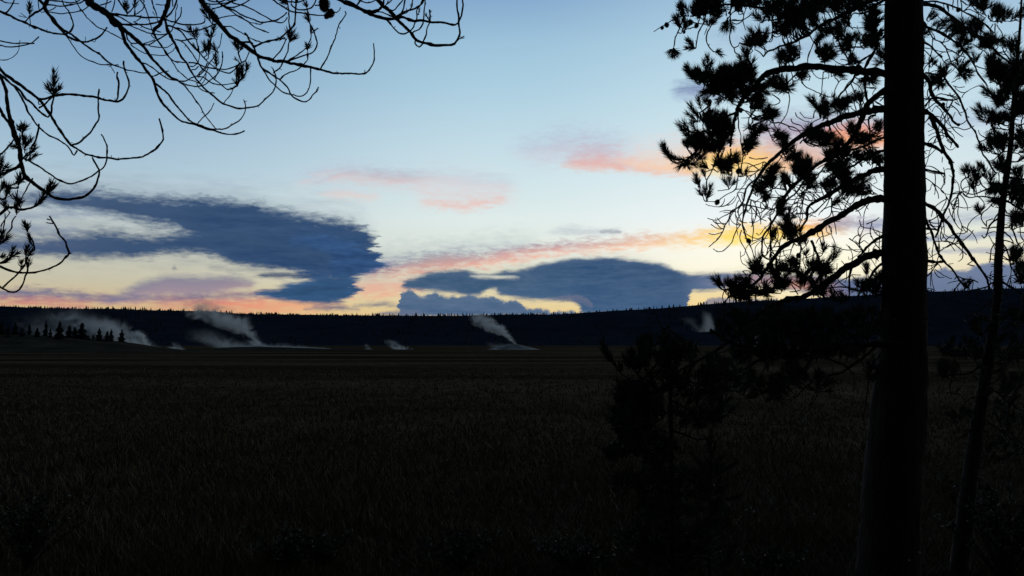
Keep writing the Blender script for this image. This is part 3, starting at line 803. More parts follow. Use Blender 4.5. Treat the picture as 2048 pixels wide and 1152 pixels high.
MAINR = dict(
S=(5.9,"""
b 9 5 Q1 -60,45 0,50 100,70 220,90 350,160 450,230 560,310 650,380 700,450
b 4 3 Q1 -60,45 150,25 300,35 450,75 600,150 750,220 880,290 1000,380 1130,500
b 5 3 Q1 -40,340 30,380 120,430 250,480 400,560 520,630 640,720 720,830 800,930 860,1020 @Q2 880,10 950,130 1030,250
b 3 2 Q1 -40,250 100,380 200,580 300,650 380,700 500,780 600,850 700,880
b 4.5 3.5 Q1 -40,640 60,660 150,700 230,780 330,880
b 2.5 2 Q1 380,700 440,850 500,980 600,1060
b 6 4 Q1 700,420 800,500 950,600 1100,730 1250,860 1400,970
b 2 1.5 Q1 50,760 200,910 300,1050
b 2 1.8 Q1 620,-20 640,130 650,280
b 2 1.8 Q1 580,-30 585,130
b 2 1.8 Q1 430,60 440,180 400,60
b 2 1.8 Q1 510,-20 515,150
b 2 1.8 Q1 240,20 215,90 160,200 100,290
b 1.6 1.4 Q1 260,230 330,300 430,330
b 2.4 2 Q1 780,70 700,140 660,180
b 2.6 2 Q1 620,0 720,60 860,80 960,150
b 2 1.6 Q1 680,170 760,150 860,190 990,270
b 2 1.6 Q1 800,80 880,180 1000,220
b 2.4 2 Q1 1150,360 1150,500 1170,620
b 2.2 2 Q1 1120,370 1080,460 1130,520
b 2 1.8 Q1 1180,380 1250,480 1270,600 1300,660
b 2 1.8 Q1 640,900 620,960
b 2 1.8 Q1 960,770 860,960
b 2.2 1.8 Q1 820,680 900,740 1000,790 1040,850
b 2 1.8 Q1 860,1010 960,1050 1050,1080
b 2.6 2 Q1 1050,230 1100,320 1380,320 1500,290
b 2 1.8 Q1 200,600 180,760 150,920 140,1100
b 1.6 1.4 Q1 200,910 290,840 370,790
b 1.8 1.4 Q1 60,740 200,760 350,800 500,790
n Q1 170,420 250,350 12
n Q1 100,300 210,200 12
n Q1 130,330 240,250 11
n Q1 260,500 420,340 14
n Q1 220,480 360,330 14
n Q1 340,520 470,400 13
n Q1 400,560 520,520 13
m Q1 620,420 90,100 12
m Q1 850,450 90,110 12
m Q1 650,660 70,50 5
n Q1 660,740 560,710 11
n Q1 660,740 600,800 11
n Q1 660,740 760,740 11
n Q1 670,740 720,800 10
n Q1 655,740 650,820 9
n Q1 650,720 800,600 13
n Q1 840,980 810,840 13
n Q1 840,970 880,880 11
n Q1 600,1050 560,930 14
n Q1 560,1010 480,980 12
n Q1 620,1080 740,960 13
m Q1 680,1100 60,40 4
m Q1 1020,640 110,80 12
m Q1 1180,640 80,50 6
m Q1 960,120 90,80 9
m Q1 880,20 160,30 8
m Q1 1180,250 100,60 8
n Q1 1080,320 1180,120 16
n Q1 1150,330 1280,180 16
n Q1 1200,330 1200,120 15
n Q1 1280,330 1390,220 15
n Q1 1250,330 1350,190 15
n Q1 1380,330 1500,230 16
n Q1 1450,300 1600,130 17
n Q1 1500,280 1620,220 17
n Q1 60,1020 50,900 12
n Q1 130,1030 170,930 12
n Q1 180,1030 230,950 10
m Q1 60,520 30,80 3
n Q2 620,20 740,80 12
n Q2 640,10 700,120 12
n Q2 660,0 780,40 12
c Q1 590,150 4.5
"""),
T=(5.8,"""
b 9 4 Q2 -60,0 0,40 80,110 140,200 170,320 210,420 260,500 370,600 440,690 500,790 590,850
b 4.5 2.8 Q2 300,20 330,60 420,180 500,290 580,410 640,520 680,630 730,770 800,880 860,980 920,1140 @Q3 920,90 960,190 1030,300 1100,410 1180,520
b 4 3.4 Q2 80,40 130,50 280,70 340,60
b 4.2 3.2 Q2 210,420 300,430 400,450 520,460 600,440
b 2 2 Q2 240,400 320,370 440,385 570,430
b 3 2.5 Q2 30,430 150,450 300,430
b 2.6 1.8 Q2 500,470 440,600 390,700 375,850 390,990 430,1080 490,1130
b 1.6 1.4 Q2 640,430 700,350 800,285 960,250
b 1.6 1.4 Q2 510,240 600,270 690,270
b 1.6 1.4 Q2 480,190 560,150 630,135
b 2 1.6 Q2 490,880 600,905 680,915 770,885 830,860
b 2 1.5 Q2 490,880 540,940 650,1025
b 2.2 2 Q2 600,835 670,810 720,770
b 3 2.5 Q2 -20,640 120,520 200,430
b 2.4 2 Q2 80,620 240,490
b 1.8 1.5 Q2 480,400 460,350 440,385
b 2 1.6 Q2 530,490 620,550
b 2 1.8 Q2 470,530 560,600 630,700
b 1.6 1.4 Q2 610,660 690,630 730,570
b 1.6 1.4 Q2 500,770 540,650
b 1.8 1.5 Q2 240,550 330,640 400,780 490,880
b 1.6 1.4 Q2 420,480 420,600 440,780 490,880
b 1.5 1.3 Q2 190,640 240,550 330,560
b 1.5 1.3 Q2 280,930 400,910 490,880
n Q2 340,150 330,-40 12
n Q2 320,160 300,-20 11
n Q2 390,140 410,-60 12
n Q2 370,140 380,-20 11
n Q2 300,180 200,200 12
n Q2 330,150 280,260 11
n Q2 340,180 350,240 10
n Q2 250,140 180,100 12
m Q2 280,150 60,50 5
c Q2 360,530 4
c Q2 590,840 3
"""),
U=(5.7,"""
b 10 4.5 Q2 -60,620 30,640 120,660 190,700 280,790 350,870 410,970 490,1070 570,1150 @Q3 590,110
b 8 3.5 Q2 150,700 200,800 250,920 290,1030 320,1150 @Q3 330,100 400,220 470,330 500,440 510,560 505,700 480,830 450,950 400,1080 @Q4 290,100 260,200 230,280 200,350
b 7 6 Q3 -40,30 30,50 120,60 200,90 280,150 350,210
b 5 4 Q3 -40,430 50,450 150,465 280,500 375,530
b 2 1.6 Q3 -40,560 50,580 150,630 280,720 380,820 420,900
b 2.6 2 Q3 500,830 560,820 640,805
b 2 1.6 Q3 570,840 590,960 580,1150 @Q4 560,230 600,290
b 2 1.6 Q3 470,970 510,1040 520,1130
b 1.6 1.4 Q3 225,0 190,100 130,260 90,430
b 1.8 1.5 Q3 40,300 120,250 250,150
b 1.6 1.3 Q3 410,0 470,50 500,20
b 1.6 1.4 Q3 370,80 430,140 500,150 545,110
b 1.6 1.3 Q3 345,260 330,340
b 2 1.4 Q3 470,450 420,450 380,462
b 2.4 1.5 Q3 470,310 525,345
b 2.2 1.5 Q3 510,610 570,660
b 2 1.6 Q2 170,730 120,760 40,840
b 1.6 1.4 Q2 120,820 200,890
b 1.6 1.4 Q2 120,950 230,900
b 1.6 1.4 Q2 260,1000 220,1080 190,1150
b 1.8 1.6 Q2 440,930 480,945
b 1.5 1.2 Q3 190,670 160,760 90,800
b 2 1.6 Q2 220,710 300,720 370,750
b 2 1.4 Q3 480,70 500,30 470,120
"""),
V=(5.8,"""
b 8 4 Q3 -40,930 80,970 160,1010 240,1080 310,1140 @Q4 280,90 370,180 440,290 520,400 620,540 700,650 780,760 850,860 885,960 890,1010
b 6 3.6 Q4 -20,40 60,100 120,220 160,340 190,460 240,560 310,660 400,750 470,830 530,930 590,990
b 4.5 4 Q4 0,235 70,235 150,245 230,265
b 6 5 Q4 0,655 90,655 200,660 300,670
b 2.4 2 Q4 250,60 150,130 100,170
b 2.2 1.8 Q4 200,400 320,405 440,440 540,520 600,570
b 2.2 1.8 Q4 240,540 330,470 420,430 490,400
b 2.8 2.2 Q4 480,850 600,880 760,920
b 2.4 2 Q4 60,880 140,790 220,700
b 1.6 1.4 Q4 150,780 130,900 130,990
b 1.6 1.4 Q4 150,700 150,930 190,1040
b 1.6 1.4 Q4 180,770 240,860 310,860
b 1.8 1.5 Q4 190,760 300,830 400,880
b 2.2 1.8 Q4 370,-20 430,120 500,220 550,270
b 1.8 1.5 Q4 500,300 560,300 600,270
b 1.8 1.5 Q4 270,200 280,320 370,410 440,530
b 2.2 1.8 Q4 700,720 620,700 660,650 
b 1.6 1.4 Q4 600,700 680,640
b 1.8 1.5 Q4 510,940 430,1030
b 1.8 1.5 Q4 60,1060 160,1010
b 1.8 1.5 Q4 440,890 470,860
b 1.6 1.4 Q4 600,900 640,950 620,990
b 1.6 1.4 Q4 170,400 160,560 170,700
b 1.6 1.4 Q4 90,620 200,560 240,540
b 1.4 1.2 Q4 130,480 100,540 160,600
b 1.4 1.2 Q4 230,300 240,450 240,560
b 2 1.4 Q4 500,390 560,375
b 1.8 1.2 Q4 370,690 430,680
b 2 1.6 Q4 70,330 100,370
m Q4 585,985 20,10 2
"""))
SECOND = dict(
A=(6.0,"""
b 4 2.4 Q1 1550,780 1450,1000 1440,1150
b 3 2 Q1 1400,960 1300,800 1260,720
b 3 2 Q2 1410,300 1330,270 1200,220 1100,150 1030,60
b 2.6 2 Q2 1400,440 1320,440 1180,440 1060,350 980,290
b 2.6 2 Q2 1400,860 1300,850 1150,780 1000,740 880,680
b 2.4 1.8 Q2 1410,930 1300,910 1200,900 1120,900 1060,1050
b 2.4 1.8 Q2 1400,1040 1300,1060 1200,1080
b 2.6 2 Q2 1470,860 1560,840 1640,800
b 3 2 Q2 1470,930 1640,920
b 2.6 2 Q2 1560,770 1570,1000
b 2.6 2 Q2 1460,1010 1540,1060 1640,1120
n Q1 1450,1000 1430,640 15
n Q1 1440,900 1480,600 15
n Q1 1400,900 1380,700 15
n Q1 1420,820 1380,620 13
n Q1 1430,760 1330,690 13
n Q1 1330,760 1290,680 13
n Q1 1480,900 1510,660 15
n Q1 1560,1000 1590,830 16
n Q1 1450,1150 1600,950 16
m Q1 1100,1030 90,110 12
m Q1 1280,1080 90,80 8
m Q1 1500,1050 90,100 9
m Q2 1150,80 110,60 9
m Q2 1280,190 60,60 6
m Q2 1320,60 50,60 4
m Q2 1500,150 110,130 14
m Q2 1520,420 90,140 13
m Q2 1500,620 100,80 9
m Q2 1400,150 60,80 5
n Q2 1290,540 1150,380 15
n Q2 1240,560 1120,440 13
n Q2 1300,500 1230,340 14
n Q2 1180,440 1060,320 14
n Q2 1120,400 980,270 13
n Q2 1100,420 990,360 12
n Q2 1290,580 1220,420 14
m Q2 1220,470 60,50 5
m Q2 1350,350 40,80 5
n Q2 1300,840 1150,690 15
n Q2 1240,830 1120,660 14
n Q2 1180,780 1040,620 14
n Q2 1100,780 1000,640 14
n Q2 1020,750 910,560 14
n Q2 960,720 920,600 13
n Q2 960,740 840,620 13
n Q2 1050,820 920,740 12
m Q2 1150,780 100,50 6
n Q2 1080,900 1060,1080 13
n Q2 1150,1000 1140,900 12
n Q2 1100,1150 1070,1020 13
m Q2 1200,1090 100,50 7
n Q2 1300,1140 1250,1010 14
m Q2 1330,760 50,40 4
n Q2 1480,1020 1580,1110 14
m Q2 1560,1050 30,60 4
"""),
B=(6.0,"""
b 2.6 2 Q3 1380,190 1280,170 1200,215 1100,205 1040,130 1030,60
b 2 1.8 Q3 1200,215 1190,350 1260,440
b 1.8 1.6 Q3 1220,240 1290,300
b 3.2 2 Q3 1310,720 1150,700 1050,740 950,790 850,820 750,825 670,790 630,720 640,640 700,590 740,575
b 2 1.6 Q3 650,770 700,720 750,710
b 3.2 2 Q3 1260,920 1100,880 950,870 850,875 760,880 700,850 665,825
b 2 1.6 Q3 880,870 870,800
b 2 1.6 Q3 1130,950 1060,1040 990,1090 940,1150
b 2.4 2 Q3 1050,760 950,700 900,600
b 4.5 3.5 Q3 1350,580 1450,585 1640,605
b 4 3 Q3 1300,930 1400,970 1480,1030 1640,1110
b 3 2.4 Q3 1370,340 1480,330 1560,290 1640,240
b 2.2 1.8 Q3 1370,465 1500,430 1640,350
b 2.2 1.8 Q3 1420,90 1520,95 1640,170
b 2.2 1.8 Q3 1400,200 1500,210 1600,260
b 2.4 2 Q3 1280,1020 1340,1130
b 1.8 1.6 Q3 1440,1040 1400,1130
b 2 1.8 Q3 1215,540 1230,680
n Q3 1100,160 1060,0 14
n Q3 1180,140 1120,-10 15
n Q3 1150,180 1080,80 14
n Q3 1260,120 1220,-20 15
n Q3 1300,150 1280,20 15
m Q3 1210,70 90,60 6
n Q3 1000,190 920,120 12
n Q3 1050,200 980,110 12
n Q3 980,170 930,90 11
n Q3 1280,480 1170,400 14
n Q3 1290,420 1250,280 14
n Q3 1260,440 1150,360 12
m Q3 1250,420 60,80 6
n Q3 850,800 780,600 15
n Q3 850,810 800,700 15
n Q3 860,760 850,480 15
n Q3 850,640 800,460 14
n Q3 760,600 700,440 14
n Q3 760,560 740,430 13
n Q3 700,560 660,480 13
n Q3 900,520 910,390 13
n Q3 1020,500 920,390 13
n Q3 1030,520 960,410 12
n Q3 1050,640 980,520 13
n Q3 1100,720 1070,540 14
n Q3 1090,640 1130,540 11
n Q3 870,700 880,560 13
n Q3 1080,800 1180,700 14
n Q3 1200,740 1090,780 14
m Q3 1130,760 80,50 6
m Q3 1230,740 40,60 4
n Q3 920,1130 890,1020 11
n Q3 925,1120 860,1050 10
n Q3 1430,190 1480,110 13
n Q3 1480,210 1570,180 13
n Q3 1480,330 1590,270 13
m Q3 1500,540 80,30 4
m Q3 1480,700 120,60 10
m Q3 1470,840 120,80 11
m Q3 1560,960 60,50 4
m Q3 1180,960 40,30 2
m Q3 1230,1000 30,50 2
m Q3 1560,60 40,60 4
"""),
C=(6.0,"""
b 3.4 2.6 Q4 1060,70 1180,75 1340,70
b 3 2.4 Q4 1060,225 1160,235 1220,330 1250,430 1300,500
b 3 2.4 Q4 1060,265 1150,340 1190,430
b 3.2 2 Q4 1050,410 1100,480 1140,600 1170,720 1230,850 1340,960
b 3 2.4 Q4 1050,525 1130,520
b 1.6 1.4 Q4 1170,740 1135,940
b 4.5 3.5 Q4 1040,900 1120,960 1190,1000 @P 2045,588
b 3.4 2.4 Q4 970,910 900,945 870,985 780,1000 650,1025
b 4 2.4 Q4 1020,90 930,160 870,230 850,310 820,360
b 2.6 2 Q4 1010,220 930,225 860,230 790,225
b 3 2.4 Q4 1000,50 930,140 880,200
b 2.2 1.8 Q4 860,220 800,150 775,90 800,30 850,0
b 2.6 2 Q4 1000,400 930,470 910,560 895,670
b 1.6 1.4 Q4 880,320 940,440
b 2 1.8 Q4 850,200 860,150 940,115
b 2 1.8 Q4 1090,0 1130,50
b 2 1.8 Q4 1190,0 1140,60
b 2.4 2 Q4 1200,250 1280,220 1340,210
b 2.4 2 Q4 1250,280 1340,290
b 2 1.8 Q4 1280,220 1290,340 1340,400
b 2 1.8 Q4 820,360 790,320
b 2 1.6 Q4 840,310 920,290 980,290
b 2.4 2 Q4 1060,390 1130,400 1190,430
n Q4 770,60 740,0 12
n Q4 770,50 800,-20 10
n Q4 1200,700 1180,500 13
n Q4 1210,620 1230,480 13
n Q4 1230,640 1290,540 13
m Q4 1200,600 50,70 6
m Q4 1230,130 70,60 8
m Q4 1290,60 40,80 6
m Q4 1260,760 30,60 4
m Q4 1300,870 30,60 4
"""),
D=(5.9,"""
b 5 2.5 P 1985,650 1950,680 1915,700 1890,690
b 5 2.5 P 1975,720 1940,745 1905,750 1880,752
b 4 2 P 1975,690 2010,700 2060,690
b 4 2 P 1970,760 2010,800 2060,830
b 4 2 P 1955,830 2000,860 2050,900
b 4 2 P 1950,850 1930,870 1915,880
b 3 1.6 P 1905,752 1900,780 1910,788 1922,770
b 3 1.6 P 1965,790 1935,800 1915,840
b 2.5 1.4 P 1985,600 1930,640 1900,660
m P 1915,700 30,14 9
m P 1900,742 24,14 8
m P 1950,700 30,20 8
m P 2010,700 40,26 13
m P 2000,760 50,34 12
m P 2020,830 36,30 9
m P 2010,900 40,30 8
m P 1925,835 20,16 4
m P 2020,640 34,24 8
m P 1960,650 26,20 5
"""))
YOUNG="""
b 4 2.5 P 1340,690 1320,720 1280,760 1240,745 1212,700
b 4 2.5 P 1338,720 1300,760 1268,740 1262,710
b 4 2.5 P 1340,760 1290,800 1250,790 1240,760
b 4 2.5 P 1338,650 1310,690 1298,680
b 4 2.5 P 1342,820 1290,860 1250,850 1230,830
b 4 2.5 P 1342,880 1290,905 1250,900 1220,880
b 4 2.5 P 1340,660 1380,690 1400,680
b 4 2.5 P 1340,740 1400,770 1440,760 1470,740
b 4 2.5 P 1342,800 1400,830 1440,830
b 4 2.5 P 1345,860 1400,880 1430,870
b 4 2.5 P 1345,960 1290,980 1240,960 1220,930
b 4 2.5 P 1345,980 1400,1000 1420,990
b 4 2.5 P 1345,1060 1290,1080 1250,1060
b 2 1.5 P 1345,690 1330,705 1310,700
n L1 200,720 90,500 15
n L1 170,700 100,560 14
n L1 260,770 150,640 15
n L1 220,750 120,620 14
n L1 350,760 340,660 13
n L1 450,720 400,600 14
n L1 460,700 440,590 14
m L1 600,550 45,90 10
m L1 500,730 110,50 12
n L1 700,560 620,480 13
m L1 780,700 50,60 7
m L1 960,570 60,60 8
m L1 1080,600 60,60 8
n L1 300,850 290,760 13
m P 1262,785 24,24 8
m P 1250,800 16,20 4
m P 1280,800 30,30 10
m P 1235,835 12,18 5
m P 1270,850 34,30 12
m P 1300,830 30,40 10
m P 1230,905 16,14 5
m P 1260,895 24,20 7
m P 1330,780 40,50 14
m P 1310,900 40,30 10
m P 1400,770 50,30 14
m P 1440,740 36,26 10
m P 1390,830 40,26 9
m P 1440,820 26,20 6
m P 1340,700 24,30 8
m P 1330,950 50,34 12
m P 1250,960 26,20 6
m P 1330,1020 60,30 12
m P 1290,1080 60,30 12
m P 1370,1080 50,30 9
m P 1335,980 60,50 12
m P 1345,1090 90,40 14
m P 1310,1130 90,20 8
m P 1300,870 60,50 8
"""
SAPL="""
b 2.5 2 P 1420,960 1405,930 1392,915 1385,905
b 2.5 2 P 1420,960 1440,945 1460,935 1472,928
b 2.5 2 P 1420,1000 1395,975 1375,955
b 2.5 2 P 1420,930 1432,920 1445,912
b 2.5 2 P 1420,1020 1455,1000 1475,995
n P 1422,900 1422,862 11
n P 1420,915 1416,880 11
n P 1424,920 1430,885 11
n P 1410,945 1400,925 10
n P 1398,930 1384,908 10
n P 1435,950 1455,935 10
n P 1450,942 1472,926 10
n P 1430,925 1446,912 10
n P 1395,975 1374,952 10
n P 1410,985 1392,968 10
m P 1422,950 20,24 9
m P 1425,985 28,18 7
m P 1425,1015 34,16 7
n P 1455,1000 1478,992 10
m P 1425,1060 44,30 9
m P 1420,1110 50,30 9
"""
rnd = random.Random(7); NR = np.random.RandomState(12)
W = bpy.context.scene
W.unit_settings.system = 'METRIC'
COL = W.collection
FPX = 1773.0            # focal length in pixels of the 2048 px photograph
CAMZ = 1.6
PITCH = math.atan2(690 - 576, FPX)
CP, SP = math.cos(PITCH), math.sin(PITCH)

def direction(px, py):
    x = (px - 1024) / FPX; v = -(py - 576) / FPX
    return Vector((x, CP - v * SP, SP + v * CP))
def at(px, py, t):      # point at depth t along the optical axis
    d = direction(px, py)
    return Vector((d.x * t, d.y * t, CAMZ + d.z * t))
def at_y(px, py, y):    # point on the vertical plane at distance y
    d = direction(px, py); k = y / d.y
    return Vector((d.x * k, y, CAMZ + d.z * k))
def azel(px, py):
    d = direction(px, py).normalized()
    return math.degrees(math.atan2(d.x, d.y)), math.degrees(math.asin(d.z))
def to_px(p):
    x, y, z = p.x, p.y, p.z - CAMZ
    t = y * CP + z * SP; v = -y * SP + z * CP
    return 1024 + FPX * x / t, 576 - FPX * v / t

# ------------------------------------------------------------------ objects
def tag(o, label=None, cat=None, group=None, kind=None):
    if label: o['label'] = label
    if cat: o['category'] = cat
    if group: o['group'] = group
    if kind: o['kind'] = kind
    return o
def empty(name, loc):
    o = bpy.data.objects.new(name, None); COL.objects.link(o); o.location = loc
    o.empty_display_size = 0.3
    return o
def mesh_obj(name, V, F, mat, parent=None, origin=(0, 0, 0), smooth=True, loc=None):
    """V in world coordinates; origin = world position of the parent (or of the object itself)"""
    V = np.asarray(V, dtype=np.float32).reshape(-1, 3) - np.asarray(origin, dtype=np.float32)
    me = bpy.data.meshes.new(name)
    ln = np.fromiter((len(f) for f in F), dtype=np.int32, count=len(F)); fl = np.fromiter(itertools.chain.from_iterable(F), dtype=np.int32, count=int(ln.sum()))
    me.vertices.add(len(V)); me.vertices.foreach_set('co', V.reshape(-1)); me.loops.add(len(fl)); me.loops.foreach_set('vertex_index', fl)
    me.polygons.add(len(F)); me.polygons.foreach_set('loop_start', np.concatenate([[0], np.cumsum(ln)[:-1]]).astype(np.int32))
    me.update(calc_edges=True)
    me.polygons.foreach_set('use_smooth', [bool(smooth)] * len(F))
    me.materials.append(mat); me.update()
    o = bpy.data.objects.new(name, me); COL.objects.link(o)
    if parent is not None: o.parent = parent
    else: o.location = origin
    return o

# ------------------------------------------------------------------ materials
def new_mat(name):
    m = bpy.data.materials.new(name); m.use_nodes = True
    nt = m.node_tree; nt.nodes.clear()
    return m, nt
def surf_mat(name, c1, c2, scale=20, rough=0.9, bump=0.3, stretch=(1, 1, 1), detail=6, c3=None, spec=0.2, bscale=None):
    m, nt = new_mat(name); N, L = nt.nodes, nt.links
    out = N.new('ShaderNodeOutputMaterial'); b = N.new('ShaderNodeBsdfPrincipled')
    L.new(b.outputs[0], out.inputs[0])
    tc = N.new('ShaderNodeTexCoord'); mp = N.new('ShaderNodeMapping'); mp.inputs['Scale'].default_value = stretch
    L.new(tc.outputs['Object'], mp.inputs[0])
    nz = N.new('ShaderNodeTexNoise'); nz.inputs['Scale'].default_value = scale; nz.inputs['Detail'].default_value = detail
    L.new(mp.outputs[0], nz.inputs['Vector'])
    r = N.new('ShaderNodeValToRGB'); r.color_ramp.elements[0].position = 0.3; r.color_ramp.elements[1].position = 0.7
    r.color_ramp.elements[0].color = (*c1, 1); r.color_ramp.elements[1].color = (*c2, 1)
    if c3:
        e = r.color_ramp.elements.new(0.52); e.color = (*c3, 1)
    L.new(nz.outputs['Fac'], r.inputs[0]); L.new(r.outputs[0], b.inputs['Base Color'])
    b.inputs['Roughness'].default_value = rough
    b.inputs['Specular IOR Level'].default_value = spec
    if bump:
        n2 = N.new('ShaderNodeTexNoise'); n2.inputs['Scale'].default_value = bscale or scale * 2; n2.inputs['Detail'].default_value = 8
        L.new(mp.outputs[0], n2.inputs['Vector'])
        bp = N.new('ShaderNodeBump'); bp.inputs['Strength'].default_value = bump; bp.inputs['Distance'].default_value = 0.02
        L.new(n2.outputs['Fac'], bp.inputs['Height']); L.new(bp.outputs[0], b.inputs['Normal'])
    return m
M_BARK = surf_mat('bark', (0.012, 0.009, 0.008), (0.034, 0.025, 0.02), 9, 0.95, 0.9, (3, 3, 0.7), c3=(0.028, 0.02, 0.016))
M_TWIG = surf_mat('twig_bark', (0.016, 0.013, 0.011), (0.04, 0.03, 0.025), 40, 0.9, 0.3)
M_NEEDLE = surf_mat('pine_needles', (0.014, 0.024, 0.012), (0.03, 0.045, 0.02), 6, 0.6, 0)
M_CONE = surf_mat('cone_scales', (0.025, 0.016, 0.012), (0.06, 0.04, 0.025), 60, 0.8, 0.5)
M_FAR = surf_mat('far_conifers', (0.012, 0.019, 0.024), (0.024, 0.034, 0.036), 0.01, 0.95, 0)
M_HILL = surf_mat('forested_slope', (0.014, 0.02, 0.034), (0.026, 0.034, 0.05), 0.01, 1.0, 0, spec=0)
M_GRASS = surf_mat('dry_grass', (0.078, 0.054, 0.03), (0.11, 0.078, 0.046), 0.35, 0.9, 0, c3=(0.088, 0.066, 0.036))
M_LEAF = surf_mat('shrub_leaves', (0.012, 0.02, 0.01), (0.028, 0.034, 0.018), 6, 0.7, 0)
M_KNOLL = surf_mat('knoll_turf', (0.03, 0.027, 0.02), (0.07, 0.06, 0.042), 0.12, 1.0, 0, spec=0)
M_SINTER = surf_mat('pale_sinter', (0.30, 0.29, 0.28), (0.5, 0.49, 0.47), 0.5, 0.8, 0.3, c3=(0.2, 0.19, 0.18))
M_SINTER_DARK = surf_mat('grey_sinter', (0.10, 0.095, 0.09), (0.26, 0.25, 0.24), 0.35, 0.85, 0.3, (1, 1, 3))
M_FLOWER = surf_mat('pale_petals', (0.2, 0.19, 0.17), (0.32, 0.31, 0.28), 30, 0.8, 0)

def meadow_mat():
    m, nt = new_mat('meadow_grass'); N, L = nt.nodes, nt.links
    out = N.new('ShaderNodeOutputMaterial'); b = N.new('ShaderNodeBsdfPrincipled'); L.new(b.outputs[0], out.inputs[0])
    b.inputs['Roughness'].default_value = 1.0; b.inputs['Specular IOR Level'].default_value = 0.0
    tc = N.new('ShaderNodeTexCoord')
    def noise(sc, st, det=5):
        mp = N.new('ShaderNodeMapping'); mp.inputs['Scale'].default_value = st; L.new(tc.outputs['Object'], mp.inputs[0])
        n = N.new('ShaderNodeTexNoise'); n.inputs['Scale'].default_value = sc; n.inputs['Detail'].default_value = det
        L.new(mp.outputs[0], n.inputs['Vector']); return n.outputs['Fac']
    r = N.new('ShaderNodeValToRGB'); L.new(noise(0.03, (0.5, 1.6, 1), 7), r.inputs[0])
    e = r.color_ramp.elements; e[0].position = 0.36; e[0].color = (0.04, 0.034, 0.021, 1)
    e[1].position = 0.62; e[1].color = (0.16, 0.115, 0.07, 1)
    x = e.new(0.48); x.color = (0.082, 0.06, 0.036, 1)
    mx = N.new('ShaderNodeMix'); mx.data_type = 'RGBA'; mx.blend_type = 'MULTIPLY'; mx.inputs['Factor'].default_value = 0.8
    r2 = N.new('ShaderNodeValToRGB'); L.new(noise(1.3, (1, 0.5, 1), 8), r2.inputs[0])
    r2.color_ramp.elements[0].position = 0.35; r2.color_ramp.elements[0].color = (0.35, 0.35, 0.35, 1)
    r2.color_ramp.elements[1].position = 0.7; r2.color_ramp.elements[1].color = (1, 1, 1, 1)
    L.new(r.outputs[0], mx.inputs['A']); L.new(r2.outputs[0], mx.inputs['B']); L.new(mx.outputs['Result'], b.inputs['Base Color'])
    bp = N.new('ShaderNodeBump'); bp.inputs['Strength'].default_value = 0.8; bp.inputs['Distance'].default_value = 0.3
    L.new(noise(4, (1, 1, 1), 8), bp.inputs['Height']); L.new(bp.outputs[0], b.inputs['Normal'])
    return m
M_MEADOW = meadow_mat()

# ------------------------------------------------------------------ geometry helpers
class Geo:
    def __init__(s): s.V = []; s.F = []; s.n = 0
    def add(s, V, F):
        k = s.n; s.V.append(np.asarray(V, dtype=np.float64).reshape(-1, 3)); s.F.extend([tuple(i + k for i in f) for f in F]); s.n += len(s.V[-1])
    def obj(s, name, mat, parent=None, origin=(0, 0, 0), smooth=True):
        if not s.V: return None
        return mesh_obj(name, np.concatenate(s.V), s.F, mat, parent, origin, smooth)

def catmull(P, step):
    """P: list of (x,y,w); resampled smooth"""
    P = np.array(P, dtype=float)
    if len(P) < 3:
        n = max(2, int(np.linalg.norm(P[1, :2] - P[0, :2]) / step))
        t = np.linspace(0, 1, n + 1)[:, None]
        return P[0] * (1 - t) + P[-1] * t
    Q = np.vstack([2 * P[0] - P[1], P, 2 * P[-1] - P[-2]]); out = []
    for i in range(len(P) - 1):
        p0, p1, p2, p3 = Q[i:i + 4]
        n = max(1, int(round(np.linalg.norm(p2[:2] - p1[:2]) / step)))
        for k in range(n):
            t = k / n
            out.append(0.5 * ((2 * p1) + (-p0 + p2) * t + (2 * p0 - 5 * p1 + 4 * p2 - p3) * t * t + (-p0 + 3 * p1 - 3 * p2 + p3) * t ** 3))
    out.append(P[-1])
    return np.array(out)

def tube(g, pts, rad, sides=5, rough=0.08):
    """pts (n,3), rad (n,)"""
    pts = np.asarray(pts, float); rad = np.asarray(rad, float); n = len(pts)
    if n < 2: return
    T = np.gradient(pts, axis=0); T /= np.linalg.norm(T, axis=1)[:, None] + 1e-12
    u = np.cross(T[0], [0.12, 0.9, 0.3]); u /= np.linalg.norm(u) + 1e-9
    a = np.arange(sides) * 2 * math.pi / sides; U = np.zeros((n, 3)); Tl = T.tolist(); ux, uy, uz = u
    for i in range(n):
        tx, ty, tz = Tl[i]; dd = ux * tx + uy * ty + uz * tz; ux -= tx * dd; uy -= ty * dd; uz -= tz * dd
        q = math.sqrt(ux * ux + uy * uy + uz * uz) + 1e-9; ux /= q; uy /= q; uz /= q; U[i] = (ux, uy, uz)
    Vv = np.cross(T, U); r = rad[:, None] * (1 + rough * NR.uniform(-1, 1, (n, sides)))
    V = pts[:, None, :] + (np.cos(a) * r)[..., None] * U[:, None, :] + (np.sin(a) * r)[..., None] * Vv[:, None, :]
    F = []
    for i in range(n - 1):
        for k in range(sides):
            k2 = (k + 1) % sides
            F.append((i * sides + k, i * sides + k2, (i + 1) * sides + k2, (i + 1) * sides + k))
    F.append(tuple(range(sides))[::-1]); F.append(tuple((n - 1) * sides + k for k in range(sides)))
    g.add(V.reshape(-1, 3), F)

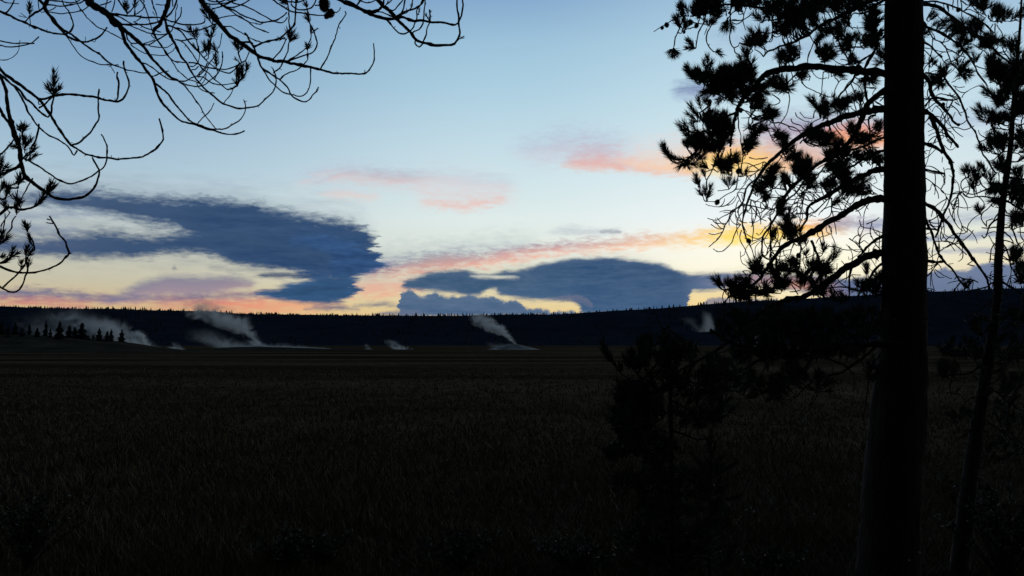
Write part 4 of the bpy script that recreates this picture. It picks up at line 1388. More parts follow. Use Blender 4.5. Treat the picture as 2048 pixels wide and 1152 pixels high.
def shoot(g, gt, a, b, nl, dens=1.0, nw=0.0029):
    """needle shoot with its axis from a to b, needles nl metres long"""
    a = np.array(a, float); b = np.array(b, float); ax = b - a; L = np.linalg.norm(ax)
    if L < 1e-6: return
    d = ax / L
    u = np.cross(d, [0.3, 0.8, 0.5]); u /= np.linalg.norm(u); v = np.cross(d, u)
    n = int((28 + L / 0.10 * 48) * dens); R = NR
    s = ((np.arange(n) + R.rand(n)) / n) ** 0.85
    ph = R.rand(n) * 2 * math.pi; rr = np.cos(ph)[:, None] * u + np.sin(ph)[:, None] * v
    op = np.radians(R.uniform(22, 62, n) * (1.12 - 0.45 * s))[:, None]
    dr = d * np.cos(op) + rr * np.sin(op) + np.array([0, 0, 0.10]); dr /= np.linalg.norm(dr, axis=1)[:, None]
    p = a + d * (L * (0.12 + 0.88 * s))[:, None]; l = (nl * R.uniform(0.7, 1.12, n))[:, None]
    mid = p + dr * l * 0.5 + d * l * 0.05; tip = p + (dr * 0.94 + d * 0.22) * l
    q = np.stack([R.uniform(-1, 1, n), R.uniform(-1.8, -0.6, n), R.uniform(-1, 1, n)], 1)
    w = np.cross(dr, q); w /= np.linalg.norm(w, axis=1)[:, None] + 1e-9; w *= nw * 0.5
    V = np.stack([p - w, p + w, mid + w * 0.9, mid - w * 0.9, tip], 1).reshape(-1, 3)
    F = [f for k in range(0, 5 * n, 5) for f in ((k, k + 1, k + 2, k + 3), (k + 3, k + 2, k + 4))]
    g.add(V, F)
    tube(gt, [a, a + ax * 0.5, b], [0.0028, 0.0024, 0.0016], 4)

def pine_cone_mesh(c, r, ax=(0.3, 0.1, -1)):
    """ovoid with overlapping scales"""
    c = np.array(c); ax = np.array(ax, float); ax /= np.linalg.norm(ax)
    u = np.cross(ax, [0.2, 1, 0.1]); u /= np.linalg.norm(u); v = np.cross(ax, u)
    V = []; F = []; R, S = 10, 10
    for i in range(R + 1):
        t = i / R; rad = r * math.sin(math.pi * min(1, 0.06 + t * 0.92)) ** 0.7 * (1.0 - 0.2 * t) * 0.86
        for k in range(S):
            a = 2 * math.pi * (k + 0.5 * (i % 2)) / S
            V.append(c + ax * (t - 0.5) * 2.3 * r + (math.cos(a) * u + math.sin(a) * v) * rad)
    for i in range(R):
        for k in range(S):
            k2 = (k + 1) % S; F.append((i * S + k, i * S + k2, (i + 1) * S + k2, (i + 1) * S + k))
    F.append(tuple(range(S))[::-1]); F.append(tuple(R * S + k for k in range(S)))
    # scales
    for i in range(1, R):
        t = i / R; rad = r * math.sin(math.pi * min(1, 0.06 + t * 0.92)) ** 0.7 * (1.0 - 0.2 * t)
        for k in range(S):
            a = 2 * math.pi * (k + 0.5 * (i % 2)) / S; da = math.pi / S * 0.95
            p0 = c + ax * (t - 0.5 - 0.03) * 2.3 * r; e = lambda q, rr, dz: p0 + ax * dz * r + (math.cos(q) * u + math.sin(q) * v) * rr
            kk = len(V)
            V += [e(a - da, rad * 0.82, 0), e(a + da, rad * 0.82, 0), e(a + da * 0.7, rad * 1.12, 0.16), e(a, rad * 1.24, 0.26), e(a - da * 0.7, rad * 1.12, 0.16)]
            F.append((kk, kk + 1, kk + 2, kk + 3, kk + 4))
    return V, F

# ------------------------------------------------------------------ tracing parser
class Tree:
    def __init__(s, name, base, slope=0.35, wk=1.05):
        s.root = empty(name, base); s.base = tuple(base); s.K = []; s.Karr = None; s.slope = slope; s.wk = wk
    def near(s, x, y):
        if s.Karr is None or len(s.Karr) != len(s.K): s.Karr = np.array(s.K)
        if not len(s.K): return None, 1e9
        d = np.hypot(s.Karr[:, 0] - x, s.Karr[:, 1] - y); i = int(d.argmin())
        return s.Karr[i], d[i]
    def limb(s, spec, t0, start=None, name='branch', twigs=0, nw=0.0029, fill=1.0, reach=70):
        g = Geo(); gn = Geo(); cones = []; first = True; own = len(s.K)
        lines = [l.split() for l in spec.strip().splitlines() if l.strip()]
        def pt(fr, tok):
            x, y = map(float, tok.split(',')); ox, oy, k = FR[fr]; return ox + x / k, oy + y / k
        curves = []
        for l in lines:
            if l[0] == 'b':
                w0, w1 = float(l[1]), float(l[2]); fr = l[3]; P = []
                for tok in l[4:]:
                    if tok[0] == '@': fr = tok[1:]; continue
                    P.append(pt(fr, tok))
                seg = [0]
                for i in range(1, len(P)): seg.append(seg[-1] + math.dist(P[i], P[i - 1]))
                Q = [(p[0], p[1], w0 + (w1 - w0) * q / max(seg[-1], 1e-6)) for p, q in zip(P, seg)]
                C = catmull(Q, 6.0)
                if first and start is not None:
                    d0, rev = t0, False
                else:
                    k0, e0 = s.near(*C[0, :2]); k1, e1 = s.near(*C[-1, :2])
                    if e0 > 10 and e1 < 10: C = C[::-1]; k0, e0 = k1, e1; 
                    d0 = k0[2] if e0 < 14 else t0 + rnd.uniform(-0.25, 0.25)
                n = len(C); al = np.concatenate([[0], np.cumsum(np.hypot(*np.diff(C[:, :2], axis=0).T))])
                sl = rnd.uniform(-s.slope, s.slope) * (0.6 if first else 1)
                wob = rnd.uniform(-0.12, 0.12)
                dep = d0 + al * d0 / FPX * sl + wob * np.sin(al / max(al[-1], 1) * math.pi) * min(1, al[-1] / 200)
                # a little hand-drawn wobble, never the same twice
                ph = rnd.uniform(0, 6.3)
                C = C.copy(); jit = NR.normal(0, 0.75, (n + 2, 2)); jit = (jit[:-2] + jit[1:-1] + jit[2:]) / 1.8; jit[0] = 0
                C[:, 0] += 0.3 * np.sin(al * 0.21 + ph) + jit[:, 0]; C[:, 1] += 0.3 * np.cos(al * 0.17 + ph) + jit[:, 1]
                rj = 1 + 0.16 * NR.uniform(-1, 1, n) + 0.45 * (NR.rand(n) < 0.05)
                pts = [at(x, y, t) for (x, y, w), t in zip(C, dep)]
                rad = [max(w * s.wk, 1.5) / 2 * t / FPX * q for (x, y, w), t, q in zip(C, dep, rj)]
                if first and start is not None:
                    sp = np.array(start); p0 = np.array(pts[0]); r0 = rad[0]
                    ex = [tuple(sp * (1 - q) + p0 * q + np.array([0, 0, 0.22 * math.sin(q * math.pi)])) for q in (0, .2, .4, .6, .8)]
                    pts = ex + pts; rad = [r0 * z for z in (2.2, 1.9, 1.6, 1.35, 1.15)] + rad
                wmax = max(w0, w1)
                tube(g, pts, rad, 8 if wmax > 7 else (6 if wmax > 3 else 4), 0.10 if wmax > 3 else 0.05)
                for (x, y, w), t in zip(C, dep): s.K.append((x, y, t))
                for _ in range(int(al[-1] / 55)):      # short spurs and needle scars
                    q = rnd.randrange(n); x, y, w = C[q]; t = dep[q]; an = rnd.uniform(0, 6.28); l = rnd.uniform(2.5, 7)
                    tube(g, [at(x, y, t), at(x + math.cos(an) * l * .5, y + math.sin(an) * l * .5, t), at(x + math.cos(an + .3) * l, y + math.sin(an + .3) * l, t)], np.array([0.9, 0.75, 0.5]) * t / FPX, 4)
                curves.append((C, dep)); first = False
        for l in lines:
            if l[0] == 'n':
                a = pt(l[1], l[2]); b = pt(l[1], l[3]); nl = float(l[4])
                k, e = s.near(*a); t = k[2] if e < 90 else t0
                if 3 < e < reach: s.twig(g, k, a, t)
                t2 = t + rnd.uniform(-0.03, 0.03)
                shoot(gn, g, at(*a, t), at(*b, t2), nl * t / FPX * 1.15, 1.0 if nl > 9 else (0.45 if nl > 5.5 else 0.2), nw)
            elif l[0] == 'm':
                cx, cy = pt(l[1], l[2]); sc = FR[l[1]][2]; rx, ry = [float(q) / sc for q in l[3].split(',')]; n = int(float(l[4]) * fill + 0.5)
                for _ in range(n):
                    while True:
                        u, v = rnd.uniform(-1, 1), rnd.uniform(-1, 1)
                        if u * u + v * v < 1: break
                    bx, by = cx + u * rx, cy + v * ry
                    k, e = s.near(bx, by)
                    ox, oy = bx - k[0], by - k[1]; ang = math.atan2(oy, ox) if e > 4 else rnd.uniform(-math.pi, 0)
                    dx, dy = math.cos(ang) * 0.7 + rnd.uniform(-.7, .7), math.sin(ang) * 0.5 - 0.55 + rnd.uniform(-.5, .5)
                    q = math.hypot(dx, dy) + 1e-6; Ls = rnd.uniform(12, 24)
                    t = k[2] + rnd.uniform(-0.22, 0.22)
                    ax, ay = bx - dx / q * Ls * .5, by - dy / q * Ls * .5
                    k, e = s.near(ax, ay)
                    if 2 < e < reach: s.twig(g, k, (ax, ay), t)
                    shoot(gn, g, at(ax, ay, t), at(bx + dx / q * Ls * .5, by + dy / q * Ls * .5, t + rnd.uniform(-.06, .06)), rnd.uniform(13, 18) * t / FPX, 0.75, nw)
            elif l[0] == 'c':
                a = pt(l[1], l[2]); k, e = s.near(*a); t = (k[2] if e < 60 else t0) - 0.02
                cones.append((at(*a, t), float(l[3]) * t / FPX))
        for _ in range(twigs):
            C, dep = curves[rnd.randrange(min(len(curves), 8))]
            i = rnd.randrange(int(len(C) * 0.1), len(C)); x, y, w = C[i]; t = dep[i]
            if x < 1430 and y < 640: continue
            ang = rnd.uniform(0.1, math.pi - 0.1) if rnd.random() < .62 else rnd.uniform(-math.pi, 0)
            Lt = rnd.uniform(18, 52); curl = rnd.choice((-1, 1)) * rnd.uniform(0.4, 1.8); P = []; px_, py_, a_ = x, y, ang
            nseg = 8
            for q in range(nseg + 1):
                P.append(at(px_, py_, t + 0.15 * (q / nseg) * math.sin(ang * 3))); px_ += math.cos(a_) * Lt / nseg; py_ += math.sin(a_) * Lt / nseg; a_ += curl / nseg + rnd.uniform(-.16, .16)
            tube(g, P, np.linspace(1.15, 0.8, nseg + 1) * t / FPX, 4, 0.05)
        o = g.obj(name, M_TWIG, s.root, s.base)
        if gn.V: gn.obj('needles', M_NEEDLE, o, s.base, smooth=False)
        for c, r in cones:
            V, F = pine_cone_mesh(c, r, (rnd.uniform(-.6, .6), rnd.uniform(-.3, .3), -1)); mesh_obj('pine_cone', V, F, M_CONE, o, s.base, False)
        return o
    def twig(s, g, k, a, t):
        """thin curved link from the nearest wood to the foot of a shoot"""
        x0, y0, t0_ = k; n = 5; P = []; ox, oy = a[0] - x0, a[1] - y0; b = rnd.uniform(-.22, .22)
        for i in range(n + 1):
            q = i / n; h = math.sin(q * math.pi) * b
            P.append(at(x0 + ox * q - oy * h, y0 + oy * q + ox * h, t0_ * (1 - q) + t * q))
        tube(g, P, np.linspace(1.3, 0.9, n + 1) * t / FPX, 4, 0.05)

def trunk_mesh(profile, t, zbase, top=None, sides=28, rough=0.04, seed=1, stubs=30, step=0.05, flare=True):
    """profile: (py, left px, right px) of the photograph, turned into rings at depth t"""
    pr = []
    for py, xl, xr in profile:
        a, b = at(xl, py, t), at(xr, py, t); pr.append((a.z, (a.x + b.x) / 2, a.y, (b.x - a.x) / 2))
    pr.sort()
    if pr[0][0] > zbase:
        z, x, y, r = pr[0]; pr.insert(0, (zbase - 0.12, x, y, r * 1.12))
    if top: pr += top
    Z = np.arange(max(pr[0][0], zbase - 0.12), pr[-1][0], step)
    A = np.array(pr); X = np.interp(Z, A[:, 0], A[:, 1]); Y = np.interp(Z, A[:, 0], A[:, 2]); R = np.interp(Z, A[:, 0], A[:, 3])
    ker = np.ones(5) / 5
    def sm(q): return np.convolve(np.pad(q, 2, mode='edge'), ker, 'valid')
    X, Y, R = sm(X), sm(Y), sm(R)
    rg = random.Random(seed); V = []; F = []
    plates = [[rg.uniform(-1, 1) for _ in range(sides)] for _ in range(len(Z) // 3 + 3)]
    for i, z in enumerate(Z):
        for k in range(sides):
            a = 2 * math.pi * k / sides; f = i / 3; j = int(f); q = f - j
            nz = plates[j][k] * (1 - q) + plates[j + 1][k] * q + 0.6 * rg.uniform(-1, 1)
            r = R[i] * (0.965 + rough * nz + (0.035 if rg.random() < 0.04 else 0))
            V.append((X[i] + math.cos(a) * r, Y[i] + math.sin(a) * r, z))
    for i in range(len(Z) - 1):
        for k in range(sides):
            k2 = (k + 1) % sides; F.append((i * sides + k, i * sides + k2, (i + 1) * sides + k2, (i + 1) * sides + k))
    F.append(tuple(range(sides))[::-1]); F.append(tuple((len(Z) - 1) * sides + k for k in range(sides)))
    g = Geo(); g.add(V, F)
    for _ in range(stubs):           # short broken twig stubs standing off the bark
        i = rg.randrange(2, len(Z) - 1); a = rg.uniform(0, 2 * math.pi); d = np.array([math.cos(a), math.sin(a), rg.uniform(-.4, .5)])
        p = np.array([X[i], Y[i], Z[i]]); r = R[i]; l = rg.uniform(0.01, 0.045)
        tube(g, [p + d * r * 0.85, p + d * (r + l * .5), p + d * (r + l) + np.array([0, 0, -l * .2])], [0.004, 0.003, 0.0018], 5)
    return g

# ================================================================== CAMERA
cam = bpy.data.cameras.new('camera'); co = bpy.data.objects.new('camera', cam); COL.objects.link(co)
co.location = (0, 0, CAMZ); co.rotation_euler = (math.radians(90) + PITCH, 0, 0)
cam.sensor_width = 36; cam.lens = 36 * FPX / 2048; cam.clip_start = 0.05; cam.clip_end = 30000
W.camera = co
# ================================================================== SKY: dusk gradient and cloud banks, all laid out by compass bearing and height above the horizon
def srgb(r, g, b):
    f = lambda c: (c / 255 / 12.92) if c / 255 <= 0.04045 else ((c / 255 + 0.055) / 1.055) ** 2.4
    return (f(r), f(g), f(b))
AZ0, AZ1 = -60.0, 60.0
EL1 = 30.0
SK = 2.2
class NG:
    def __init__(s, nt): s.N, s.L = nt.nodes, nt.links
    def _in(s, sock, v):
        if isinstance(v, (int, float)): sock.default_value = v
        elif isinstance(v, tuple): sock.default_value = (*v, 1) if len(sock.default_value) == 4 and len(v) == 3 else v
        else: s.L.new(v, sock)
    def m(s, op, a, b=0.0, c=0.0, clamp=False):
        n = s.N.new('ShaderNodeMath'); n.operation = op; n.use_clamp = clamp
        s._in(n.inputs[0], a); s._in(n.inputs[1], b)
        if op in ('MULTIPLY_ADD', 'SMOOTH_MIN', 'COMPARE'): s._in(n.inputs[2], c)
        return n.outputs[0]
    def rng(s, v, a, b, smooth=True, lo=0.0, hi=1.0):
        n = s.N.new('ShaderNodeMapRange'); n.interpolation_type = 'SMOOTHSTEP' if smooth else 'LINEAR'; n.clamp = True
        s._in(n.inputs['Value'], v); s._in(n.inputs['From Min'], a); s._in(n.inputs['From Max'], b)
        n.inputs['To Min'].default_value = lo; n.inputs['To Max'].default_value = hi
        return n.outputs[0]
    def mix(s, f, a, b):
        n = s.N.new('ShaderNodeMix'); n.data_type = 'RGBA'; n.clamp_factor = True
        s._in(n.inputs['Factor'], f); s._in(n.inputs['A'], a); s._in(n.inputs['B'], b)
        return n.outputs['Result']
    def ramp(s, f, stops, interp='LINEAR'):
        n = s.N.new('ShaderNodeValToRGB'); cr = n.color_ramp; cr.interpolation = interp
        stops = sorted(stops)[:32]
        while len(cr.elements) < len(stops): cr.elements.new(0.5)
        for e, (p, c) in zip(cr.elements, stops): e.position = min(1, max(0, p))
        for e, (p, c) in zip(cr.elements, stops): e.color = (*c, 1) if len(c) == 3 else c
        s._in(n.inputs[0], f); return n
    def sep(s, c):
        n = s.N.new('ShaderNodeSeparateColor'); s.L.new(c, n.inputs[0]); return n.outputs
    def noise(s, vec, scale, detail=6, rough=0.55, dist=0.0):
        n = s.N.new('ShaderNodeTexNoise'); n.inputs['Scale'].default_value = scale; n.inputs['Detail'].default_value = detail
        n.inputs['Roughness'].default_value = rough; n.inputs['Distortion'].default_value = dist
        s.L.new(vec, n.inputs['Vector']); return n.outputs['Fac']
    def xyz(s, x, y, z=0.0):
        n = s.N.new('ShaderNodeCombineXYZ'); s._in(n.inputs[0], x); s._in(n.inputs[1], y); s._in(n.inputs[2], z); return n.outputs[0]

def A(px): return azel(px, 560)[0]
CLOUDS = []
def cloud(*a, **k): CLOUDS.append((a, k))
# thin veils
cloud([(560, 372, 372), (650, 338, 352), (720, 335, 360), (800, 345, 370), (880, 345, 372), (1000, 360, 376), (1060, 372, 372)], (186, 192, 208), (226, 196, 194), (0.5, 0.5), 1.0, 'D', 0.75, fade=2)
cloud([(600, 380, 380), (680, 345, 352), (760, 342, 364), (840, 350, 366), (900, 358, 358)], (178, 176, 194), (216, 188, 188), (0.3, 0.3), 0.7, 'B', 0.6, fade=2)
cloud([(620, 388, 388), (670, 378, 394), (740, 384, 398), (780, 392, 392)], (218, 206, 210), (246, 196, 180), (0.25, 0.2), 0.5, 'B', 0.6)
cloud([(800, 400, 400), (840, 350, 400), (930, 345, 408), (1010, 360, 404), (1060, 385, 385)], (208, 218, 226), (226, 214, 214), (1.0, 0.6), 1.2, 'A', 0.7, fade=2)
cloud([(820, 405, 405), (860, 398, 414), (930, 400, 418), (970, 394, 414), (1000, 392, 402), (1030, 395, 395)], (228, 198, 194), (242, 186, 172), (0.4, 0.22), 0.9, 'B', 0.75, erode=2.6)
# mauve head, salmon hook and bright tail of the high cloud
cloud([(1000, 305, 305), (1060, 284, 316), (1110, 270, 318), (1160, 266, 316), (1210, 272, 318), (1260, 290, 320), (1300, 305, 305)], (172, 176, 202), (206, 190, 204), (0.8, 0.6), 1.4, 'A', 0.62, fade=2)
cloud([(1110, 330, 330), (1150, 306, 338), (1190, 296, 342), (1230, 306, 344), (1270, 322, 347), (1330, 334, 349), (1380, 338, 350), (1420, 344, 350)], (206, 172, 182), (244, 172, 148), (0.5, 0.22), 1.1, 'A', 0.75, fade=1.2, erode=2.4)
cloud([(1200, 310, 310), (1270, 298, 340), (1340, 290, 346), (1420, 284, 350), (1500, 276, 350), (1580, 268, 344), (1680, 280, 320), (1720, 300, 300)], (236, 214, 208), (255, 206, 160), (0.8, 0.2), 1.0, 'A', 0.8, cr=[(1200, (232, 214, 214), (246, 206, 186)), (1340, (240, 206, 190), (255, 208, 164)), (1440, (240, 166, 132), (255, 216, 128)), (1530, (214, 156, 150), (255, 196, 108)), (1680, (180, 160, 178), (232, 166, 140))], fade=2)
cloud([(1380, 330, 330), (1420, 300, 336), (1470, 296, 340), (1520, 300, 338), (1560, 320, 320)], (255, 196, 120), (255, 226, 140), (0.35, 0.25), 0.8, 'A', 0.85, fade=1)
cloud([(1480, 262, 262), (1530, 232, 276), (1620, 226, 282), (1720, 236, 286), (1790, 240, 280), (1850, 260, 260)], (148, 158, 186), (186, 160, 178), (0.5, 0.4), 0.8, 'A', 0.9)
cloud([(1620, 270, 270), (1660, 252, 296), (1720, 246, 300), (1780, 256, 296), (1830, 270, 270)], (240, 160, 134), (255, 172, 110), (0.4, 0.3), 0.9, 'A', 0.9)
cloud([(1330, 185, 185), (1355, 170, 194), (1390, 160, 198), (1430, 162, 196), (1480, 176, 190), (1520, 185, 185)], (104, 122, 164), (150, 168, 200), (0.4, 0.3), 0.6, 'A', 0.95, fade=0.9)
cloud([(1380, 90, 90), (1440, 66, 90), (1520, 60, 100), (1620, 80, 120), (1720, 100, 140), (1800, 120, 120)], (132, 152, 190), (160, 180, 208), (0.8, 0.8), 1.4, 'A', 0.55, fade=2)
cloud([(1800, 250, 250), (1860, 222, 256), (1930, 224, 258), (2000, 214, 250), (2100, 222, 256), (2200, 240, 240)], (150, 170, 202), (178, 192, 216), (0.7, 0.5), 0.9, 'A', 0.7, fade=2)
# grey wisps over the pink band
cloud([(700, 530, 530), (780, 498, 524), (880, 488, 520), (960, 480, 505), (1040, 476, 496), (1100, 480, 480)], (176, 190, 196), (160, 170, 184), (0.6, 0.5), 1.3, 'A', 0.65, fade=2)
cloud([(1080, 465, 465), (1140, 452, 468), (1200, 458, 470), (1260, 462, 462)], (178, 188, 200), (168, 176, 192), (0.2, 0.2), 0.5, 'B', 0.6)
# the long pink band climbing to the right into yellow
BR = [(700, (150, 150, 176), (206, 156, 156)), (850, (142, 150, 166), (232, 164, 142)), (1000, (168, 156, 172), (242, 168, 146)), (1150, (176, 152, 166), (242, 180, 160)), (1300, (226, 184, 164), (252, 208, 168)), (1400, (252, 206, 130), (255, 222, 150)), (1460, (255, 214, 84), (255, 232, 112)), (1560, (255, 198, 70), (255, 222, 100)), (1640, (255, 170, 84), (255, 206, 100)), (1730, (178, 160, 176), (208, 180, 180)), (1780, (150, 158, 186), (180, 186, 200))]
cloud([(690, 545, 545), (740, 528, 550), (820, 514, 546), (900, 504, 540), (960, 506, 530), (1040, 494, 520), (1120, 486, 506), (1200, 482, 500), (1280, 472, 494), (1360, 466, 490), (1440, 458, 486), (1540, 450, 482), (1640, 440, 474), (1700, 436, 462), (1770, 442, 462), (1830, 452, 452)], (0, 0, 0), (0, 0, 0), (0.25, 0.3), 0.9, 'A', 0.95, cr=BR, fade=1.5, erode=3.4)
cloud([(640, 600, 600), (700, 560, 590), (760, 556, 592), (830, 556, 584), (880, 566, 566)], (214, 182, 168), (240, 164, 138), (0.3, 0.3), 1.0, 'D', 0.8, erode=2.4, fade=1.5)
# low pink and mauve streaks on the left
cloud([(-300, 590, 610), (-100, 585, 608), (0, 584, 608), (100, 580, 610), (180, 592, 608), (260, 594, 606), (400, 590, 622), (520, 592, 628), (620, 596, 626), (680, 606, 618), (720, 612, 612)], (150, 126, 150), (228, 150, 124), (0.3, 0.3), 0.9, 'D', 0.9, erode=2.6, cr=[(-300, (120, 116, 144), (190, 130, 130)), (40, (128, 112, 140), (206, 124, 120)), (200, (150, 112, 136), (216, 126, 118)), (300, (196, 140, 132), (216, 150, 128)), (450, (222, 136, 122), (228, 140, 116)), (620, (236, 166, 128), (238, 178, 132))], fade=2)
cloud([(180, 604, 604), (240, 588, 602), (280, 566, 600), (330, 550, 594), (400, 550, 592), (470, 552, 582), (520, 566, 570)], (128, 130, 150), (166, 144, 154), (0.22, 0.18), 0.8, 'A', 1.0, fade=0.6, erode=1.2)
cloud([(-300, 560, 596), (-150, 580, 596), (0, 578, 592), (100, 580, 592), (220, 594, 602), (340, 592, 602), (440, 588, 598), (540, 582, 594), (640, 586, 592)], (104, 108, 140), (112, 112, 144), (0.2, 0.2), 0.4, 'B', 0.85, fade=1)
cloud([(-300, 618, 632), (-60, 620, 632), (60, 618, 632), (200, 620, 634), (260, 624, 632), (300, 628, 628)], (124, 118, 142), (130, 118, 140), (0.15, 0.2), 0.4, 'B', 0.8, fade=1)
# the big slate-blue bank on the left, in overlapping lobes
DK, DK2 = (38, 66, 106), (48, 74, 108)
cloud([(-500, 420, 470), (-200, 390, 440), (0, 392, 412), (60, 382, 412), (120, 372, 420), (160, 372, 424), (215, 376, 432), (260, 385, 442), (300, 386, 450), (350, 392, 458), (400, 388, 480), (450, 394, 505), (500, 400, 520), (560, 414, 528), (600, 424, 536), (650, 430, 540), (695, 436, 536), (722, 446, 530), (736, 464, 522), (758, 484, 506)], (56, 82, 116), DK, (0.34, 0.28), 0.9, 'A', 1.0, fade=0.25, azw=3.2, tex=1.0, halo=0.2, erode=2.0, lite=(62, 88, 122), cr=[(-500, (96, 110, 138), (84, 100, 130)), (60, (92, 106, 132), (80, 96, 126)), (220, (70, 90, 120), (60, 82, 114)), (420, (50, 76, 110), (40, 68, 106)), (740, (48, 76, 112), (36, 66, 104))])
cloud([(-500, 470, 560), (-200, 470, 540), (-40, 466, 507), (20, 468, 508), (80, 472, 514), (140, 464, 517), (205, 458, 519), (260, 466, 518), (320, 467, 512), (380, 458, 508), (430, 452, 512), (470, 452, 528), (520, 460, 534), (580, 460, 536), (640, 470, 540), (700, 480, 530)], DK2, (42, 68, 104), (0.3, 0.22), 0.8, 'A', 1.0, fade=1, azw=3.2, tex=1.0, halo=0.2, erode=2.0, lite=(62, 88, 122), cr=[(-500, (96, 110, 138), (84, 100, 130)), (60, (90, 104, 132), (78, 94, 126)), (250, (62, 84, 116), (52, 76, 110)), (500, (44, 72, 108), (38, 66, 104))])
cloud([(560, 500, 500), (590, 480, 545), (620, 470, 556), (660, 470, 566), (700, 480, 566), (740, 500, 548), (775, 528, 536), (790, 532, 532)], DK, (40, 68, 106), (0.2, 0.2), 0.8, 'A', 1.0, fade=0.3, azw=5.0, tex=0.8, halo=0.2, erode=1.8)
cloud([(400, 500, 500), (440, 470, 506), (480, 470, 528), (530, 480, 536), (590, 490, 540), (640, 500, 548), (680, 520, 540)], DK2, DK, (0.2, 0.16), 0.5, 'A', 1.0, fade=0.8, azw=3.0, tex=1.0, halo=0.2, lite=(60, 86, 120))
cloud([(510, 550, 550), (530, 546, 556), (580, 545, 556), (620, 548, 556), (660, 550, 550)], DK2, DK, (0.1, 0.1), 0.3, 'B', 0.9, fade=0.4)
cloud([(500, 592, 592), (530, 580, 596), (560, 572, 600), (600, 562, 606), (650, 552, 608), (690, 550, 602), (710, 560, 590), (726, 576, 576)], (44, 74, 108), (44, 76, 112), (0.14, 0.12), 0.4, 'A', 1.0, fade=0.5, tex=0.5, azw=3.0)
cloud([(-40, 430, 430), (40, 424, 436), (120, 420, 434), (180, 424, 432), (220, 428, 428)], (150, 165, 185), (130, 146, 170), (0.2, 0.2), 0.4, 'B', 0.8)
cloud([(-60, 456, 456), (20, 440, 466), (80, 444, 470), (140, 450, 470), (180, 462, 462)], (140, 156, 178), (92, 108, 142), (0.35, 0.3), 0.9, 'A', 0.75)
for (x0, x1, ya, yb) in ((628, 700, 609, 620), (722, 786, 604, 613), (345, 355, 534, 539), (1205, 1235, 461, 465)):
    m_ = (x0 + x1) / 2; q_ = (x1 - x0) / 3
    cloud([(x0 - q_, yb, yb), (x0 + q_ * .6, ya + 2, yb), (m_, ya, yb), (x1 - q_ * .6, ya + 1, yb), (x1 + q_, yb, yb)], (110, 112, 136), (96, 104, 130), (0.14, 0.1), 0.35, 'C', 0.85, fade=0.2, azw=0.5)
# lenticular bank to the right of the middle
cloud([(985, 580, 580), (1005, 550, 592), (1040, 540, 600), (1080, 528, 602), (1115, 521, 602), (1140, 518, 600), (1156, 516, 612), (1168, 515, 632), (1190, 515, 632), (1230, 513, 632), (1280, 520, 632), (1320, 527, 632), (1350, 540, 632), (1370, 546, 628), (1376, 549, 600), (1384, 549, 584), (1430, 546, 582), (1480, 543, 574), (1540, 546, 572), (1620, 550, 590), (1700, 556, 610), (1790, 548, 620), (1850, 556, 640)], (58, 84, 122), (64, 92, 134), (0.12, 0.14), 0.34, 'A', 1.0, fade=0.3, azw=0.9, tex=1.0, halo=0.14, lite=(80, 106, 138), cr=[(985, (62, 88, 118), (64, 94, 126)), (1180, (46, 76, 112), (58, 91, 127)), (1360, (54, 80, 114), (62, 92, 128)), (1430, (104, 118, 150), (118, 128, 158)), (1520, (150, 138, 156), (220, 160, 140)), (1600, (180, 140, 146), (246, 170, 124)), (1700, (104, 114, 150), (110, 116, 150)), (1850, (120, 134, 168), (92, 110, 148))])
cloud([(795, 572, 572), (815, 558, 577), (860, 544, 581), (900, 539, 585), (935, 540, 594), (958, 546, 592), (978, 548, 580), (1010, 540, 578), (1050, 542, 572), (1080, 560, 560)], (54, 84, 116), (58, 88, 120), (0.12, 0.12), 0.4, 'A', 1.0, fade=0.3, azw=1.2, tex=1.0, halo=0.2, lite=(84, 108, 136))
# window of clear light between the two
cloud([(935, 552, 552), (960, 550, 556), (1000, 551, 557), (1030, 553, 556), (1045, 555, 555)], (222, 222, 205), (216, 214, 196), (0.08, 0.08), 0.15, 'B', 0.9, fade=0.3, azw=0.4)
# cumulus heads on the ridge
cloud([(794, 632, 632), (803, 584, 634), (822, 580, 634), (838, 590, 634), (852, 594, 634), (872, 583, 634), (890, 593, 634), (912, 594, 634), (937, 587, 634), (960, 595, 634), (985, 592, 634), (1008, 603, 634), (1032, 601, 634), (1050, 614, 634), (1070, 618, 634), (1110, 622, 634), (1150, 624, 634), (1185, 622, 634)], (74, 102, 134), (56, 90, 128), (0.07, 0.1), 0.85, 'C', 0.98, fade=0.2, azw=0.9, tex=1.0, lite=(92, 116, 146))
cloud([(738, 630, 630), (770, 622, 632), (800, 618, 632), (830, 622, 632), (860, 628, 628)], (104, 116, 140), (96, 108, 136), (0.1, 0.1), 0.3, 'C', 0.8, fade=0.3)
cloud([(1100, 600, 600), (1128, 592, 602), (1152, 588, 606), (1172, 596, 614), (1185, 608, 620)], (104, 112, 136), (84, 100, 132), (0.06, 0.06), 0.5, 'C', 0.85, fade=0.2)
cloud([(1396, 616, 616), (1416, 598, 616), (1440, 594, 616), (1460, 596, 616), (1500, 600, 616), (1560, 596, 616)], (116, 122, 146), (130, 128, 146), (0.06, 0.1), 0.5, 'C', 0.85, fade=0.3)
